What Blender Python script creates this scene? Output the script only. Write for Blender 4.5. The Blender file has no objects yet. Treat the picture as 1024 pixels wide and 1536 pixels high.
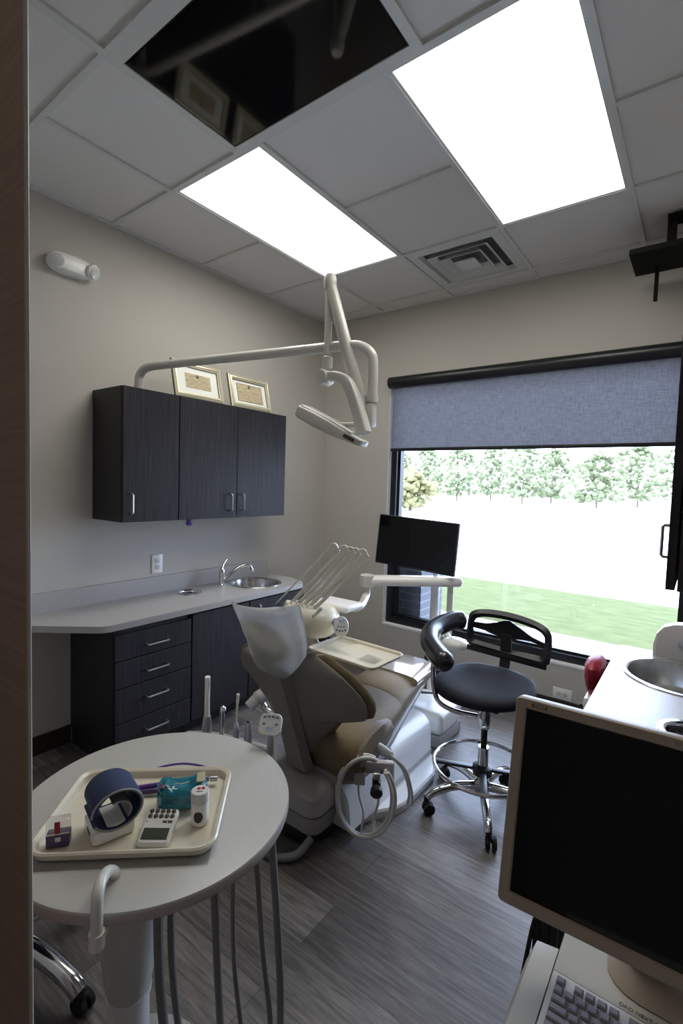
import bpy, bmesh, math, random
from mathutils import Vector, Matrix, noise
random.seed(7)
PI = math.pi
C = bpy.context.scene.collection
V = Vector
ORG = {}

# ---------------------------------------------------------------- materials
def mat(name, col, rough=.5, metal=0, var=.0, scale=20., stretch=(1,1,1), bump=0., spec=.5, coat=0., trans=0., ior=1.45, sheen=0.):
    m = bpy.data.materials.new(name); m.use_nodes = True
    nt = m.node_tree; b = nt.nodes['Principled BSDF']
    b.inputs['Base Color'].default_value = (*col, 1)
    b.inputs['Roughness'].default_value = rough
    b.inputs['Metallic'].default_value = metal
    b.inputs['Specular IOR Level'].default_value = spec
    b.inputs['Coat Weight'].default_value = coat
    b.inputs['Transmission Weight'].default_value = trans
    b.inputs['IOR'].default_value = ior
    b.inputs['Sheen Weight'].default_value = sheen
    if var or bump:
        tc = nt.nodes.new('ShaderNodeTexCoord'); mp = nt.nodes.new('ShaderNodeMapping')
        mp.inputs['Scale'].default_value = stretch
        nz = nt.nodes.new('ShaderNodeTexNoise'); nz.inputs['Scale'].default_value = scale; nz.inputs['Detail'].default_value = 4
        nt.links.new(tc.outputs['Object'], mp.inputs[0]); nt.links.new(mp.outputs[0], nz.inputs['Vector'])
        if var:
            cr = nt.nodes.new('ShaderNodeValToRGB')
            cr.color_ramp.elements[0].position = .3; cr.color_ramp.elements[1].position = .7
            cr.color_ramp.elements[0].color = (*[c*(1-var) for c in col], 1)
            cr.color_ramp.elements[1].color = (*[min(1, c*(1+var)) for c in col], 1)
            nt.links.new(nz.outputs['Fac'], cr.inputs[0]); nt.links.new(cr.outputs[0], b.inputs['Base Color'])
        if bump:
            bp = nt.nodes.new('ShaderNodeBump'); bp.inputs['Strength'].default_value = bump; bp.inputs['Distance'].default_value = .004
            nt.links.new(nz.outputs['Fac'], bp.inputs['Height']); nt.links.new(bp.outputs[0], b.inputs['Normal'])
    return m

def emit(name, col, s):
    m = bpy.data.materials.new(name); m.use_nodes = True
    nt = m.node_tree; nt.nodes.clear()
    e = nt.nodes.new('ShaderNodeEmission'); o = nt.nodes.new('ShaderNodeOutputMaterial')
    e.inputs[0].default_value = (*col, 1); e.inputs[1].default_value = s
    nt.links.new(e.outputs[0], o.inputs[0]); return m

M = {}
M['wall'] = mat('wall_paint', (.50, .475, .43), .75, var=.03, scale=300, bump=.05)
M['tile'] = mat('ceiling_tile', (.74, .725, .71), .9, var=.10, scale=420, bump=.35)
M['tbar'] = mat('tbar_metal', (.66, .67, .66), .5)
M['wood'] = mat('charcoal_laminate', (.021, .019, .022), .5, var=.5, scale=14, stretch=(9, 9, .35), spec=.32)
M['dkwood'] = mat('dark_carcass', (.018, .016, .018), .5, var=.3, scale=14, stretch=(9, 9, .35))
M['counter'] = mat('counter_laminate', (.42, .405, .395), .35, var=.05, scale=120, spec=.5)
M['tabletop'] = mat('round_table_laminate', (.50, .50, .475), .28, var=.03, scale=90)
M['rim'] = mat('table_edge_band', (.40, .36, .33), .5)
M['white'] = mat('white_plastic', (.84, .83, .81), .3, coat=.2)
M['arm'] = mat('arm_enamel', (.62, .61, .56), .3, coat=.3)
M['cream'] = mat('cream_plastic', (.74, .69, .56), .3, coat=.2)
M['greyp'] = mat('grey_plastic', (.40, .38, .37), .4)
M['shell'] = mat('chair_shell_plastic', (.24, .22, .195), .42)
M['tan'] = mat('tan_upholstery', (.185, .140, .080), .55, var=.08, scale=60, bump=.05, spec=.28)
M['clear'] = mat('glossy_vinyl_cover', (.42, .38, .33), .08, coat=1.)
M['paper'] = mat('paper_cover', (.50, .495, .47), .8, var=.04, scale=40)
M['chrome'] = mat('chrome', (.75, .75, .76), .12, metal=1)
M['steel'] = mat('brushed_steel', (.55, .55, .55), .25, metal=1, var=.1, scale=40)
M['nickel'] = mat('satin_nickel', (.60, .60, .61), .3, metal=1)
M['black'] = mat('black_plastic', (.012, .012, .013), .4)
M['screen'] = mat('screen_glass', (.003, .003, .004), .06, spec=.35)
M['rubber'] = mat('black_rubber', (.010, .010, .010), .7)
M['vinyl'] = mat('black_vinyl', (.014, .015, .022), .27, spec=.7, coat=.15, bump=.04, scale=200)
M['fabric'] = mat('dark_blue_fabric', (.012, .013, .024), .75, var=.2, scale=700)
M['wframe'] = mat('black_window_frame', (.012, .013, .016), .35)
M['whiteled'] = mat('white_reveal', (.74, .73, .72), .6)
M['dark'] = mat('void_black', (.004, .004, .004), .9)
M['base'] = mat('dark_base_vinyl', (.030, .022, .017), .6)
M['door'] = mat('brown_door_laminate', (.30, .225, .19), .5, var=.14, scale=10, stretch=(.7, .7, 22))
M['edgeband'] = mat('pale_edge', (.42, .40, .38), .5)
M['gold'] = mat('champagne_frame', (.70, .66, .50), .28, metal=.45)
M['golddk'] = mat('frame_groove', (.22, .19, .13), .4, metal=.3)
M['mat'] = mat('mount_board', (.74, .75, .70), .8)
M['cert'] = mat('tan_certificate', (.42, .35, .22), .7, var=.25, scale=30, stretch=(1, 1, 4))
M['seal'] = mat('dark_seal', (.08, .08, .06), .6)
M['hose'] = mat('grey_hose', (.20, .20, .20), .45)
M['hosew'] = mat('white_hose', (.62, .60, .56), .35)
M['clearhose'] = mat('pale_tubing', (.70, .68, .60), .2, coat=.5)
M['beige'] = mat('beige_computer_plastic', (.30, .25, .20), .45)
M['beige2'] = mat('ivory_computer_plastic', (.38, .36, .31), .45)
M['key'] = mat('key_cap_grey', (.26, .25, .29), .5)
M['keysurf'] = mat('key_top_grey', (.25, .24, .27), .5)
M['blue'] = mat('navy_cuff_fabric', (.020, .036, .095), .75, var=.15, scale=400)
M['bluetrim'] = mat('grey_piping', (.25, .25, .25), .6)
M['teal'] = mat('teal_wrap', (.0, .17, .24), .2, coat=.8, var=.35, scale=50)
M['purple'] = mat('purple_plastic', (.12, .05, .28), .4)
M['purple2'] = mat('dark_purple_tint', (.085, .05, .15), .3)
M['red'] = mat('red_bag', (.33, .012, .035), .45, var=.2, scale=30)
M['redink'] = mat('red_ink', (.35, .03, .05), .6)
M['lcd'] = mat('lcd_panel', (.045, .055, .04), .25)
M['orange'] = mat('orange_badge', (.55, .22, .03), .5)
M['badge'] = mat('dark_badge', (.10, .07, .05), .5)
M['yellow'] = mat('pale_yellow_paper', (.58, .53, .36), .7)
M['lens'] = mat('clear_lens', (.62, .62, .60), .12, coat=1.)
M['button'] = mat('button_teal', (.08, .16, .17), .4)
M['led'] = mat('pale_blue_panel', (.40, .52, .72), .3)
M['glow'] = emit('diffuser_glow', (1, .98, .91), 2.8)
def prismatic():
    # acrylic troffer lens: sends most of its light straight down, less to the sides
    nt = M['glow'].node_tree; e = [n for n in nt.nodes if n.type == 'EMISSION'][0]
    g = nt.nodes.new('ShaderNodeNewGeometry'); d = nt.nodes.new('ShaderNodeVectorMath'); d.operation = 'DOT_PRODUCT'
    nt.links.new(g.outputs['Normal'], d.inputs[0]); nt.links.new(g.outputs['Incoming'], d.inputs[1])
    p = nt.nodes.new('ShaderNodeMath'); p.operation = 'POWER'; p.inputs[1].default_value = 1.0; nt.links.new(d.outputs['Value'], p.inputs[0])
    m = nt.nodes.new('ShaderNodeMath'); m.operation = 'MULTIPLY_ADD'; m.inputs[1].default_value = 1.5; m.inputs[2].default_value = 1.95
    nt.links.new(p.outputs[0], m.inputs[0]); nt.links.new(m.outputs[0], e.inputs[1])
prismatic()
M['fillglow'] = emit('warm_fill_glow', (1, .86, .74), 5.5)  # glow of the added fill lamp behind the camera
M['padw'] = mat('keypad_white', (.66, .66, .64), .35)
M['greyd'] = mat('dull_duct_grey', (.16, .16, .16), .8)
M['mblack'] = mat('matte_black', (.008, .008, .007), .85, spec=.2)
M['hip'] = mat('taupe_side_vinyl', (.17, .135, .095), .5, spec=.3)
M['lcover'] = mat('light_base_cover', (.35, .335, .325), .4)
M['ink'] = mat('dark_ink', (.05, .045, .045), .6)

def floor_mat():
    m = bpy.data.materials.new('grey_vinyl_planks'); m.use_nodes = True
    nt = m.node_tree; N = nt.nodes.new; L = nt.links.new; b = nt.nodes['Principled BSDF']
    tc = N('ShaderNodeTexCoord'); mp = N('ShaderNodeMapping'); mp.inputs['Location'].default_value = (.62, .104, 0)
    L(tc.outputs['Object'], mp.inputs[0])
    br = N('ShaderNodeTexBrick'); br.offset = .37; br.offset_frequency = 2
    br.inputs['Scale'].default_value = 1; br.inputs['Brick Width'].default_value = 1.22; br.inputs['Row Height'].default_value = .178
    br.inputs['Mortar Size'].default_value = .0012; br.inputs['Bias'].default_value = -.2
    br.inputs['Color1'].default_value = (.110, .098, .094, 1); br.inputs['Color2'].default_value = (.250, .230, .215, 1); br.inputs['Mortar'].default_value = (.06, .05, .05, 1)
    L(mp.outputs[0], br.inputs['Vector'])
    m2 = N('ShaderNodeMapping'); m2.inputs['Scale'].default_value = (2.6, 34, 1); L(tc.outputs['Object'], m2.inputs[0])
    nz = N('ShaderNodeTexNoise'); nz.inputs['Scale'].default_value = 2.2; nz.inputs['Detail'].default_value = 9; nz.inputs['Roughness'].default_value = .68
    nz.inputs['Distortion'].default_value = .5; L(m2.outputs[0], nz.inputs['Vector'])
    cr = N('ShaderNodeValToRGB'); cr.color_ramp.elements[0].position = .34; cr.color_ramp.elements[1].position = .66
    cr.color_ramp.elements[0].color = (.36, .36, .37, 1); cr.color_ramp.elements[1].color = (1.5, 1.48, 1.46, 1); L(nz.outputs['Fac'], cr.inputs[0])
    mx = N('ShaderNodeMix'); mx.data_type = 'RGBA'; mx.blend_type = 'MULTIPLY'; mx.inputs['Factor'].default_value = .85
    L(br.outputs['Color'], mx.inputs['A']); L(cr.outputs[0], mx.inputs['B']); L(mx.outputs['Result'], b.inputs['Base Color'])
    b.inputs['Roughness'].default_value = .40
    bp = N('ShaderNodeBump'); bp.inputs['Strength'].default_value = .12; bp.inputs['Distance'].default_value = .003
    L(nz.outputs['Fac'], bp.inputs['Height']); L(bp.outputs[0], b.inputs['Normal'])
    return m
M['floor'] = floor_mat()

def brick_mat():
    m = bpy.data.materials.new('dark_outdoor_brick'); m.use_nodes = True
    nt = m.node_tree; b = nt.nodes['Principled BSDF']; tc = nt.nodes.new('ShaderNodeTexCoord'); mp = nt.nodes.new('ShaderNodeMapping')
    mp.inputs['Rotation'].default_value = (PI/2, 0, 0)
    br = nt.nodes.new('ShaderNodeTexBrick'); br.inputs['Scale'].default_value = 1; br.inputs['Brick Width'].default_value = .2; br.inputs['Row Height'].default_value = .067
    br.inputs['Mortar Size'].default_value = .006
    br.inputs['Color1'].default_value = (.050, .055, .068, 1); br.inputs['Color2'].default_value = (.065, .070, .085, 1); br.inputs['Mortar'].default_value = (.12, .12, .13, 1)
    nt.links.new(tc.outputs['Object'], mp.inputs[0]); nt.links.new(mp.outputs[0], br.inputs['Vector']); nt.links.new(br.outputs['Color'], b.inputs['Base Color'])
    b.inputs['Roughness'].default_value = .9
    return m
M['brick'] = brick_mat()
M['grass'] = mat('lawn_grass', (.070, .079, .030), .9, var=.2, scale=3, stretch=(1, 3, 1), spec=.1)
M['walk'] = mat('pale_concrete', (.62, .60, .57), .9, var=.05, scale=6, spec=.1)
M['road'] = mat('pale_gravel_lot', (.62, .60, .58), .9, spec=.1)
M['leaf'] = mat('tree_leaves', (.155, .175, .095), .9, var=.3, scale=2.2, spec=.1)
M['leaf2'] = mat('tree_leaves_yellow', (.17, .16, .075), .9, var=.2, scale=3, spec=.1)
M['bark'] = mat('bark', (.12, .10, .07), .9)
M['roofing'] = mat('pale_siding', (.55, .50, .47), .9)

def glass_mat():
    m = bpy.data.materials.new('window_glass'); m.use_nodes = True
    nt = m.node_tree; nt.nodes.clear(); N = nt.nodes.new
    t = N('ShaderNodeBsdfTransparent'); t.inputs[0].default_value = (.96, .98, .98, 1); g = N('ShaderNodeBsdfGlossy'); g.inputs['Roughness'].default_value = .02
    f = N('ShaderNodeFresnel'); f.inputs[0].default_value = 1.45; x = N('ShaderNodeMixShader'); o = N('ShaderNodeOutputMaterial')
    nt.links.new(f.outputs[0], x.inputs[0]); nt.links.new(t.outputs[0], x.inputs[1]); nt.links.new(g.outputs[0], x.inputs[2]); nt.links.new(x.outputs[0], o.inputs[0])
    return m
M['glass'] = glass_mat()

def shade_mat():
    m = bpy.data.materials.new('solar_screen_weave'); m.use_nodes = True
    nt = m.node_tree; nt.nodes.clear(); N = nt.nodes.new; L = nt.links.new
    tc = N('ShaderNodeTexCoord'); mp = N('ShaderNodeMapping'); mp.inputs['Scale'].default_value = (18, 1, 120)
    mp2 = N('ShaderNodeMapping'); mp2.inputs['Scale'].default_value = (120, 1, 18)
    n1 = N('ShaderNodeTexNoise'); n2 = N('ShaderNodeTexNoise'); n1.inputs['Scale'].default_value = 1; n2.inputs['Scale'].default_value = 1
    L(tc.outputs['Object'], mp.inputs[0]); L(tc.outputs['Object'], mp2.inputs[0]); L(mp.outputs[0], n1.inputs['Vector']); L(mp2.outputs[0], n2.inputs['Vector'])
    ad = N('ShaderNodeMath'); ad.operation = 'ADD'; L(n1.outputs['Fac'], ad.inputs[0]); L(n2.outputs['Fac'], ad.inputs[1])
    mr = N('ShaderNodeMapRange'); mr.inputs[1].default_value = .7; mr.inputs[2].default_value = 1.3; mr.inputs[3].default_value = .004; mr.inputs[4].default_value = .022; L(ad.outputs[0], mr.inputs[0])
    t = N('ShaderNodeBsdfTransparent'); t.inputs[0].default_value = (.80, .84, 1, 1)
    d = N('ShaderNodeBsdfDiffuse'); d.inputs[0].default_value = (.10, .105, .13, 1)
    tl = N('ShaderNodeBsdfTranslucent'); tl.inputs[0].default_value = (.165, .150, .165, 1)
    a = N('ShaderNodeAddShader'); L(d.outputs[0], a.inputs[0]); L(tl.outputs[0], a.inputs[1])
    cr = N('ShaderNodeValToRGB'); mr2 = N('ShaderNodeMapRange'); mr2.inputs[1].default_value = .75; mr2.inputs[2].default_value = 1.25; L(ad.outputs[0], mr2.inputs[0]); L(mr2.outputs[0], cr.inputs[0])
    cr.color_ramp.elements[0].color = (.155, .155, .165, 1); cr.color_ramp.elements[1].color = (.255, .250, .255, 1); L(cr.outputs[0], tl.inputs[0])
    x = N('ShaderNodeMixShader'); L(mr.outputs[0], x.inputs[0]); L(a.outputs[0], x.inputs[1]); L(t.outputs[0], x.inputs[2])
    o = N('ShaderNodeOutputMaterial'); L(x.outputs[0], o.inputs[0]); return m
M['shade'] = shade_mat()

def paper_mat():
    m = M['paper']; nt = m.node_tree; b = nt.nodes['Principled BSDF']; out = nt.nodes['Material Output']
    tl = nt.nodes.new('ShaderNodeBsdfTranslucent'); tl.inputs[0].default_value = (.80, .80, .78, 1)
    x = nt.nodes.new('ShaderNodeMixShader'); x.inputs[0].default_value = .45
    nt.links.new(b.outputs[0], x.inputs[1]); nt.links.new(tl.outputs[0], x.inputs[2]); nt.links.new(x.outputs[0], out.inputs[0])
paper_mat()

def film_mat():
    m = bpy.data.materials.new('clear_film'); m.use_nodes = True
    nt = m.node_tree; nt.nodes.clear(); N = nt.nodes.new
    t = N('ShaderNodeBsdfTransparent'); t.inputs[0].default_value = (.93, .93, .93, 1); g = N('ShaderNodeBsdfGlossy'); g.inputs['Roughness'].default_value = .12
    x = N('ShaderNodeMixShader'); x.inputs[0].default_value = .14; o = N('ShaderNodeOutputMaterial')
    nt.links.new(t.outputs[0], x.inputs[1]); nt.links.new(g.outputs[0], x.inputs[2]); nt.links.new(x.outputs[0], o.inputs[0]); return m
M['film'] = film_mat()

def mesh_mat():
    m = bpy.data.materials.new('chair_back_mesh'); m.use_nodes = True
    nt = m.node_tree; nt.nodes.clear(); N = nt.nodes.new; L = nt.links.new
    tc = N('ShaderNodeTexCoord'); w = N('ShaderNodeTexWave'); w.inputs['Scale'].default_value = 55; w.bands_direction = 'X'
    L(tc.outputs['Object'], w.inputs['Vector'])
    mr = N('ShaderNodeMapRange'); mr.inputs[1].default_value = .2; mr.inputs[2].default_value = .4; L(w.outputs['Fac'], mr.inputs[0])
    t = N('ShaderNodeBsdfTransparent'); d = N('ShaderNodeBsdfDiffuse'); d.inputs[0].default_value = (.02, .02, .02, 1)
    x = N('ShaderNodeMixShader'); L(mr.outputs[0], x.inputs[0]); L(d.outputs[0], x.inputs[1]); L(t.outputs[0], x.inputs[2])
    o = N('ShaderNodeOutputMaterial'); L(x.outputs[0], o.inputs[0]); return m
M['mesh'] = mesh_mat()

# ---------------------------------------------------------------- mesh builder
def spline(pts, n=8, closed=False):
    P = [V(p) for p in pts]; out = []
    k = len(P); rng = range(k if closed else k-1)
    for i in rng:
        if closed: a, b, c, d = P[(i-1) % k], P[i], P[(i+1) % k], P[(i+2) % k]
        else: a, b, c, d = P[max(i-1, 0)], P[i], P[i+1], P[min(i+2, k-1)]
        for j in range(n):
            t = j/n
            out.append(.5*((2*b)+(c-a)*t+(2*a-5*b+4*c-d)*t*t+(3*b-a-3*c+d)*t**3))
    if not closed: out.append(P[-1])
    return out

class B:
    def __init__(s, T=None): s.bm = bmesh.new(); s.T = T or Matrix.Identity(4)
    def v(s, p): return s.bm.verts.new(s.T @ V(p))
    def loft(s, rings, cap=True, closed=True, mi=0):
        R = [[s.v(p) for p in r] for r in rings]
        for a, b in zip(R, R[1:]):
            n = len(a)
            for i in range(n if closed else n-1):
                j = (i+1) % n
                try: s.bm.faces.new((a[i], a[j], b[j], b[i])).material_index = mi
                except ValueError: pass
        if cap and closed:
            for r in (R[0][::-1], R[-1]):
                try: s.bm.faces.new(r).material_index = mi
                except ValueError: pass
        return s
    def box(s, x0, x1, y0, y1, z0, z1, mi=0):
        return s.loft([[(x0, y0, z0), (x1, y0, z0), (x1, y1, z0), (x0, y1, z0)], [(x0, y0, z1), (x1, y0, z1), (x1, y1, z1), (x0, y1, z1)]], mi=mi)
    def rbox(s, c, size, r=.01, seg=3, rot=None, mi=0, taper=None):
        t = bmesh.new(); bmesh.ops.create_cube(t, size=1)
        for v in t.verts:
            v.co = V((v.co.x*size[0], v.co.y*size[1], v.co.z*size[2]))
            if taper and v.co.z > 0: v.co.x *= taper[0]; v.co.y *= taper[1]
        bmesh.ops.bevel(t, geom=t.edges[:], offset=r, segments=seg, profile=.5, affect='EDGES')
        me = bpy.data.meshes.new('t'); t.to_mesh(me); t.free()
        X = s.T @ Matrix.Translation(c) @ (rot.to_4x4() if rot else Matrix.Identity(4))
        me.transform(X); n = len(s.bm.faces); s.bm.from_mesh(me); bpy.data.meshes.remove(me)
        s.bm.faces.ensure_lookup_table()
        for f in s.bm.faces[n:]: f.material_index = mi
        return s
    def tube(s, pts, r, seg=12, closed=False, cap=True, mi=0, flat=1.):
        P = [V(p) for p in pts]; n = len(P); rings = []
        up = None
        for i, p in enumerate(P):
            if closed: d = P[(i+1) % n]-P[i-1]
            else: d = P[min(i+1, n-1)]-P[max(i-1, 0)]
            if d.length < 1e-9: d = V((0, 0, 1))
            d.normalize()
            if up is None:
                up = V((0, 0, 1)) if abs(d.z) < .9 else V((1, 0, 0))
            u = (up-d*up.dot(d)); u.normalize(); w = d.cross(u); up = u
            rr = r[i] if isinstance(r, (list, tuple)) else r
            rings.append([p+(u*math.cos(2*PI*k/seg)*flat+w*math.sin(2*PI*k/seg))*rr for k in range(seg)])
        if closed: rings.append(rings[0]); return s.loft(rings, cap=False, mi=mi)
        return s.loft(rings, cap=cap, mi=mi)
    def cyl(s, a, b, r, r2=None, seg=20, mi=0):
        a, b = V(a), V(b); r2 = r if r2 is None else r2
        return s.tube([a, b], [r, r2], seg, mi=mi)
    def lathe(s, prof, c=(0, 0, 0), seg=32, ax=None, mi=0, cap=True):
        rot = Matrix.Identity(3) if ax is None else V((0, 0, 1)).rotation_difference(V(ax)).to_matrix()
        c = V(c); rings = []
        for r, z in prof:
            rings.append([c+rot @ V((max(r, .0002)*math.cos(2*PI*k/seg), max(r, .0002)*math.sin(2*PI*k/seg), z)) for k in range(seg)])
        return s.loft(rings, cap=cap, mi=mi)
    def ell(s, c, r, rot=None, seg=20, mi=0):
        t = [(math.sin(PI*i/12), -math.cos(PI*i/12)) for i in range(13)]
        rot = rot or Matrix.Identity(3); c = V(c); rings = []
        for q, z in t:
            q = max(q, .001)
            rings.append([c+rot @ V((q*r[0]*math.cos(2*PI*k/seg), q*r[1]*math.sin(2*PI*k/seg), z*r[2])) for k in range(seg)])
        return s.loft(rings, mi=mi)
    def prism(s, pts, z0, z1, mi=0):
        return s.loft([[(x, y, z0) for x, y in pts], [(x, y, z1) for x, y in pts]], mi=mi)
    def plate(s, outline, holes, z0, z1):
        t = bmesh.new()
        def loop(pts):
            vs = [t.verts.new((x, y, z1)) for x, y in pts]
            for i in range(len(vs)): t.edges.new((vs[i], vs[(i+1) % len(vs)]))
        loop(outline)
        for h in holes: loop(h)
        bmesh.ops.triangle_fill(t, use_beauty=True, edges=t.edges[:], normal=(0, 0, 1))
        r = bmesh.ops.extrude_face_region(t, geom=t.faces[:])
        for v in [g for g in r['geom'] if isinstance(g, bmesh.types.BMVert)]: v.co.z = z0
        bmesh.ops.recalc_face_normals(t, faces=t.faces[:])
        me = bpy.data.meshes.new('t'); t.to_mesh(me); t.free(); me.transform(s.T); s.bm.from_mesh(me); bpy.data.meshes.remove(me); return s
    def build(s, name, m, parent=None, loc=None, ang=35, recalc=True):
        if recalc: bmesh.ops.recalc_face_normals(s.bm, faces=s.bm.faces[:])
        me = bpy.data.meshes.new(name); s.bm.to_mesh(me); s.bm.free()
        ms = m if isinstance(m, (list, tuple)) else [m]
        for q in ms: me.materials.append(M[q])
        o = bpy.data.objects.new(name, me); C.objects.link(o)
        if parent is not None:
            org = ORG[parent.name]; o.parent = parent
        else:
            if loc is None:
                xs = [v.co for v in me.vertices]
                loc = ((min(c.x for c in xs)+max(c.x for c in xs))/2, (min(c.y for c in xs)+max(c.y for c in xs))/2, min(c.z for c in xs))
            org = V(loc); o.location = org
        me.transform(Matrix.Translation(-V(org))); ORG[o.name] = V(org)
        for p in me.polygons: p.use_smooth = True
        me.set_sharp_from_angle(angle=math.radians(ang))
        return o

def thing(name, label, cat, loc, group=None):
    o = bpy.data.objects.new(name, None); o.empty_display_size = .05; C.objects.link(o)
    o.location = loc; ORG[o.name] = V(loc); return tag(o, label, cat, group)
def tag(o, label, cat, group=None):
    o['label'] = label; o['category'] = cat
    if group: o['group'] = group
    return o
def struct(o): o['kind'] = 'structure'; return o
def circle(cx, cy, r, n=40): return [(cx+r*math.cos(2*PI*k/n), cy+r*math.sin(2*PI*k/n)) for k in range(n)]
def rrect(x0, x1, y0, y1, r, n=5):
    out = []
    for cx, cy, a in ((x1-r, y1-r, 0), (x0+r, y1-r, 90), (x0+r, y0+r, 180), (x1-r, y0+r, 270)):
        for k in range(n+1):
            t = math.radians(a+90*k/n); out.append((cx+r*math.cos(t), cy+r*math.sin(t)))
    return out
def text(name, s, size, m, parent, X, depth=.0004):
    cu = bpy.data.curves.new('t', 'FONT'); cu.body = s; cu.size = size; cu.extrude = depth; cu.align_x = 'CENTER'; cu.align_y = 'CENTER'
    o = bpy.data.objects.new('t', cu); C.objects.link(o)
    me = bpy.data.meshes.new_from_object(o); bpy.data.objects.remove(o)
    me.transform(X); me.transform(Matrix.Translation(-ORG[parent.name])); me.materials.clear(); me.materials.append(M[m]); me.name = name
    q = bpy.data.objects.new(name, me); C.objects.link(q); q.parent = parent; ORG[q.name] = ORG[parent.name]; return q
def frameX(o, ex, ey, ez=None):
    ex = V(ex).normalized(); ey = V(ey); ey = (ey-ex*ey.dot(ex)).normalized(); ez = ex.cross(ey)
    return Matrix(((ex.x, ey.x, ez.x, o[0]), (ex.y, ey.y, ez.y, o[1]), (ex.z, ey.z, ez.z, o[2]), (0, 0, 0, 1)))

# ---------------------------------------------------------------- camera
cam = bpy.data.cameras.new('camera'); co = bpy.data.objects.new('camera', cam); C.objects.link(co)
a, b_, c_ = .640, -.057, .0315
f = V((-math.sin(a)*math.cos(b_), math.cos(a)*math.cos(b_), math.sin(b_)))
r = V((math.cos(a), math.sin(a), 0)); u = r.cross(f)
r2 = r*math.cos(c_)+u*math.sin(c_); u2 = -r*math.sin(c_)+u*math.cos(c_)
co.matrix_world = Matrix(((r2.x, u2.x, -f.x, 2.78), (r2.y, u2.y, -f.y, 0), (r2.z, u2.z, -f.z, 1.5), (0, 0, 0, 1)))
cam.sensor_fit = 'HORIZONTAL'; cam.sensor_width = 36; cam.lens = 722/1024*36; cam.clip_start = .02; cam.clip_end = 500
bpy.context.scene.camera = co

# ---------------------------------------------------------------- room shell
HC = 2.93; YB = 3.445; XR = 3.07; YF = -1.6
struct(B().box(-.15, XR+.15, YF-.15, YB+.2, -.1, 0).build('floor', 'floor', loc=(0, 0, 0)))
struct(B().box(-.15, 0, YF, YB+.2, 0, HC+.3).build('wall_left', 'wall'))
struct(B().box(XR, XR+.15, YF, YB+.2, 0, HC+.3).build('wall_right', 'wall'))
struct(B().box(-.15, XR+.15, YF-.15, YF, 0, HC+.3).build('wall_corridor', 'wall'))
# partition the doorway is in, seen edge-on at the left margin
struct(B().box(0, 1.449, .190, .205, 0, HC).build('wall_front', 'wall'))
struct(B().prism([(1.45, .2), (2.2325, .2), (2.150, .232), (1.45, .232)], 0, HC-.002).build('trim_1', 'door'))
struct(B().prism([(2.2328, .1995), (2.2365, .1995), (2.2365, .202), (2.154, .2335), (2.1503, .2325)], 0, HC-.002).build('trim_2', 'edgeband'))
# window wall with the opening
WX0, WX1, WZ0, WZ1 = .680, 2.78, .335, 2.33
bw = B()
bw.box(0, WX0, YB, YB+.2, 0, HC+.3).box(WX1, XR, YB, YB+.2, 0, HC+.3).box(WX0, WX1, YB, YB+.2, 0, WZ0).box(WX0, WX1, YB, YB+.2, WZ1, HC+.3)
struct(bw.build('wall_back', 'wall'))
struct(B().box(WX0, WX0+.004, YB+.001, YB+.085, WZ0, WZ1).box(WX1-.004, WX1, YB+.001, YB+.085, WZ0, WZ1).box(WX0, WX1, YB-.004, YB+.085, WZ0-.002, WZ0+.012).build('trim_3', 'whiteled'))
# window frame
fw = B(); y0, y1 = YB+.05, YB+.12
X0, X1, Z0, Z1 = WX0+.004, WX1-.004, WZ0+.012, WZ1
w_ = .052
fw.box(X0, X0+w_, y0, y1, Z0, Z1).box(X1-w_, X1, y0, y1, Z0, Z1).box(X0+w_, X1-w_, y0, y1, Z0, Z0+w_).box(X0+w_, X1-w_, y0, y1, Z1-w_, Z1)
fw.box(X0+w_, X0+w_+.016, y0+.035, y1+.02, Z0+w_, Z1-w_).box(X1-w_-.016, X1-w_, y0+.035, y1+.02, Z0+w_, Z1-w_).box(X0+w_, X1-w_, y0+.035, y1+.02, Z0+w_, Z0+w_+.016)
win = struct(fw.build('window_1', 'wframe'))
B().box(X0+w_, X1-w_, YB+.136, YB+.142, Z0+w_, Z1-w_).build('window_pane', 'glass', win)
# baseboards
struct(B().box(.0, .012, .206, 1.229, 0, .10).build('baseboard_left', 'base'))
struct(B().box(.0, XR, YB-.012, YB, 0, .10).build('baseboard_back', 'base'))

# ceiling: tiles between T-bars
LX = [0, .584, 1.195, 1.812, 2.430, 3.045]
LY = [1.462, 2.072, 2.675, 3.285, YB]
cl = B(); cl.box(-.0, XR, YF, YB, HC+.045, HC+.10)
tb = B(); hb = .012
def tile(x0, x1, y0, y1, z=HC+.012): cl.box(x0, x1, y0, y1, z, z+.02)
def barx(x, y0, y1): tb.box(x-hb, x+hb, y0, y1, HC, HC+.03)
def bary(y, x0, x1): tb.box(x0, x1, y-hb, y+hb, HC+.0009, HC+.03)
xs = LX+[XR]
for i in range(len(xs)-1):
    for j in range(len(LY)-1):
        if i == 1 and j in (0, 1): continue
        if i == 3 and j in (0, 1): continue
        if i == 2 and j == 2: continue
        tile(xs[i], xs[i+1], LY[j], LY[j+1])
for x in LX[1:]: barx(x, LY[0], YB)
for y in LY[:-1]:
    if y == LY[1]: bary(y, 0, LX[1]); bary(y, LX[2], LX[3]); bary(y, LX[4], XR)
    else: bary(y, 0, XR)
tb.box(0, .02, .206, YB-.02, HC-.0012, HC+.02).box(0, XR-.02, YB-.02, YB, HC-.0014, HC+.02).box(XR-.02, XR, YF, YB, HC-.0016, HC+.02)
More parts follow.
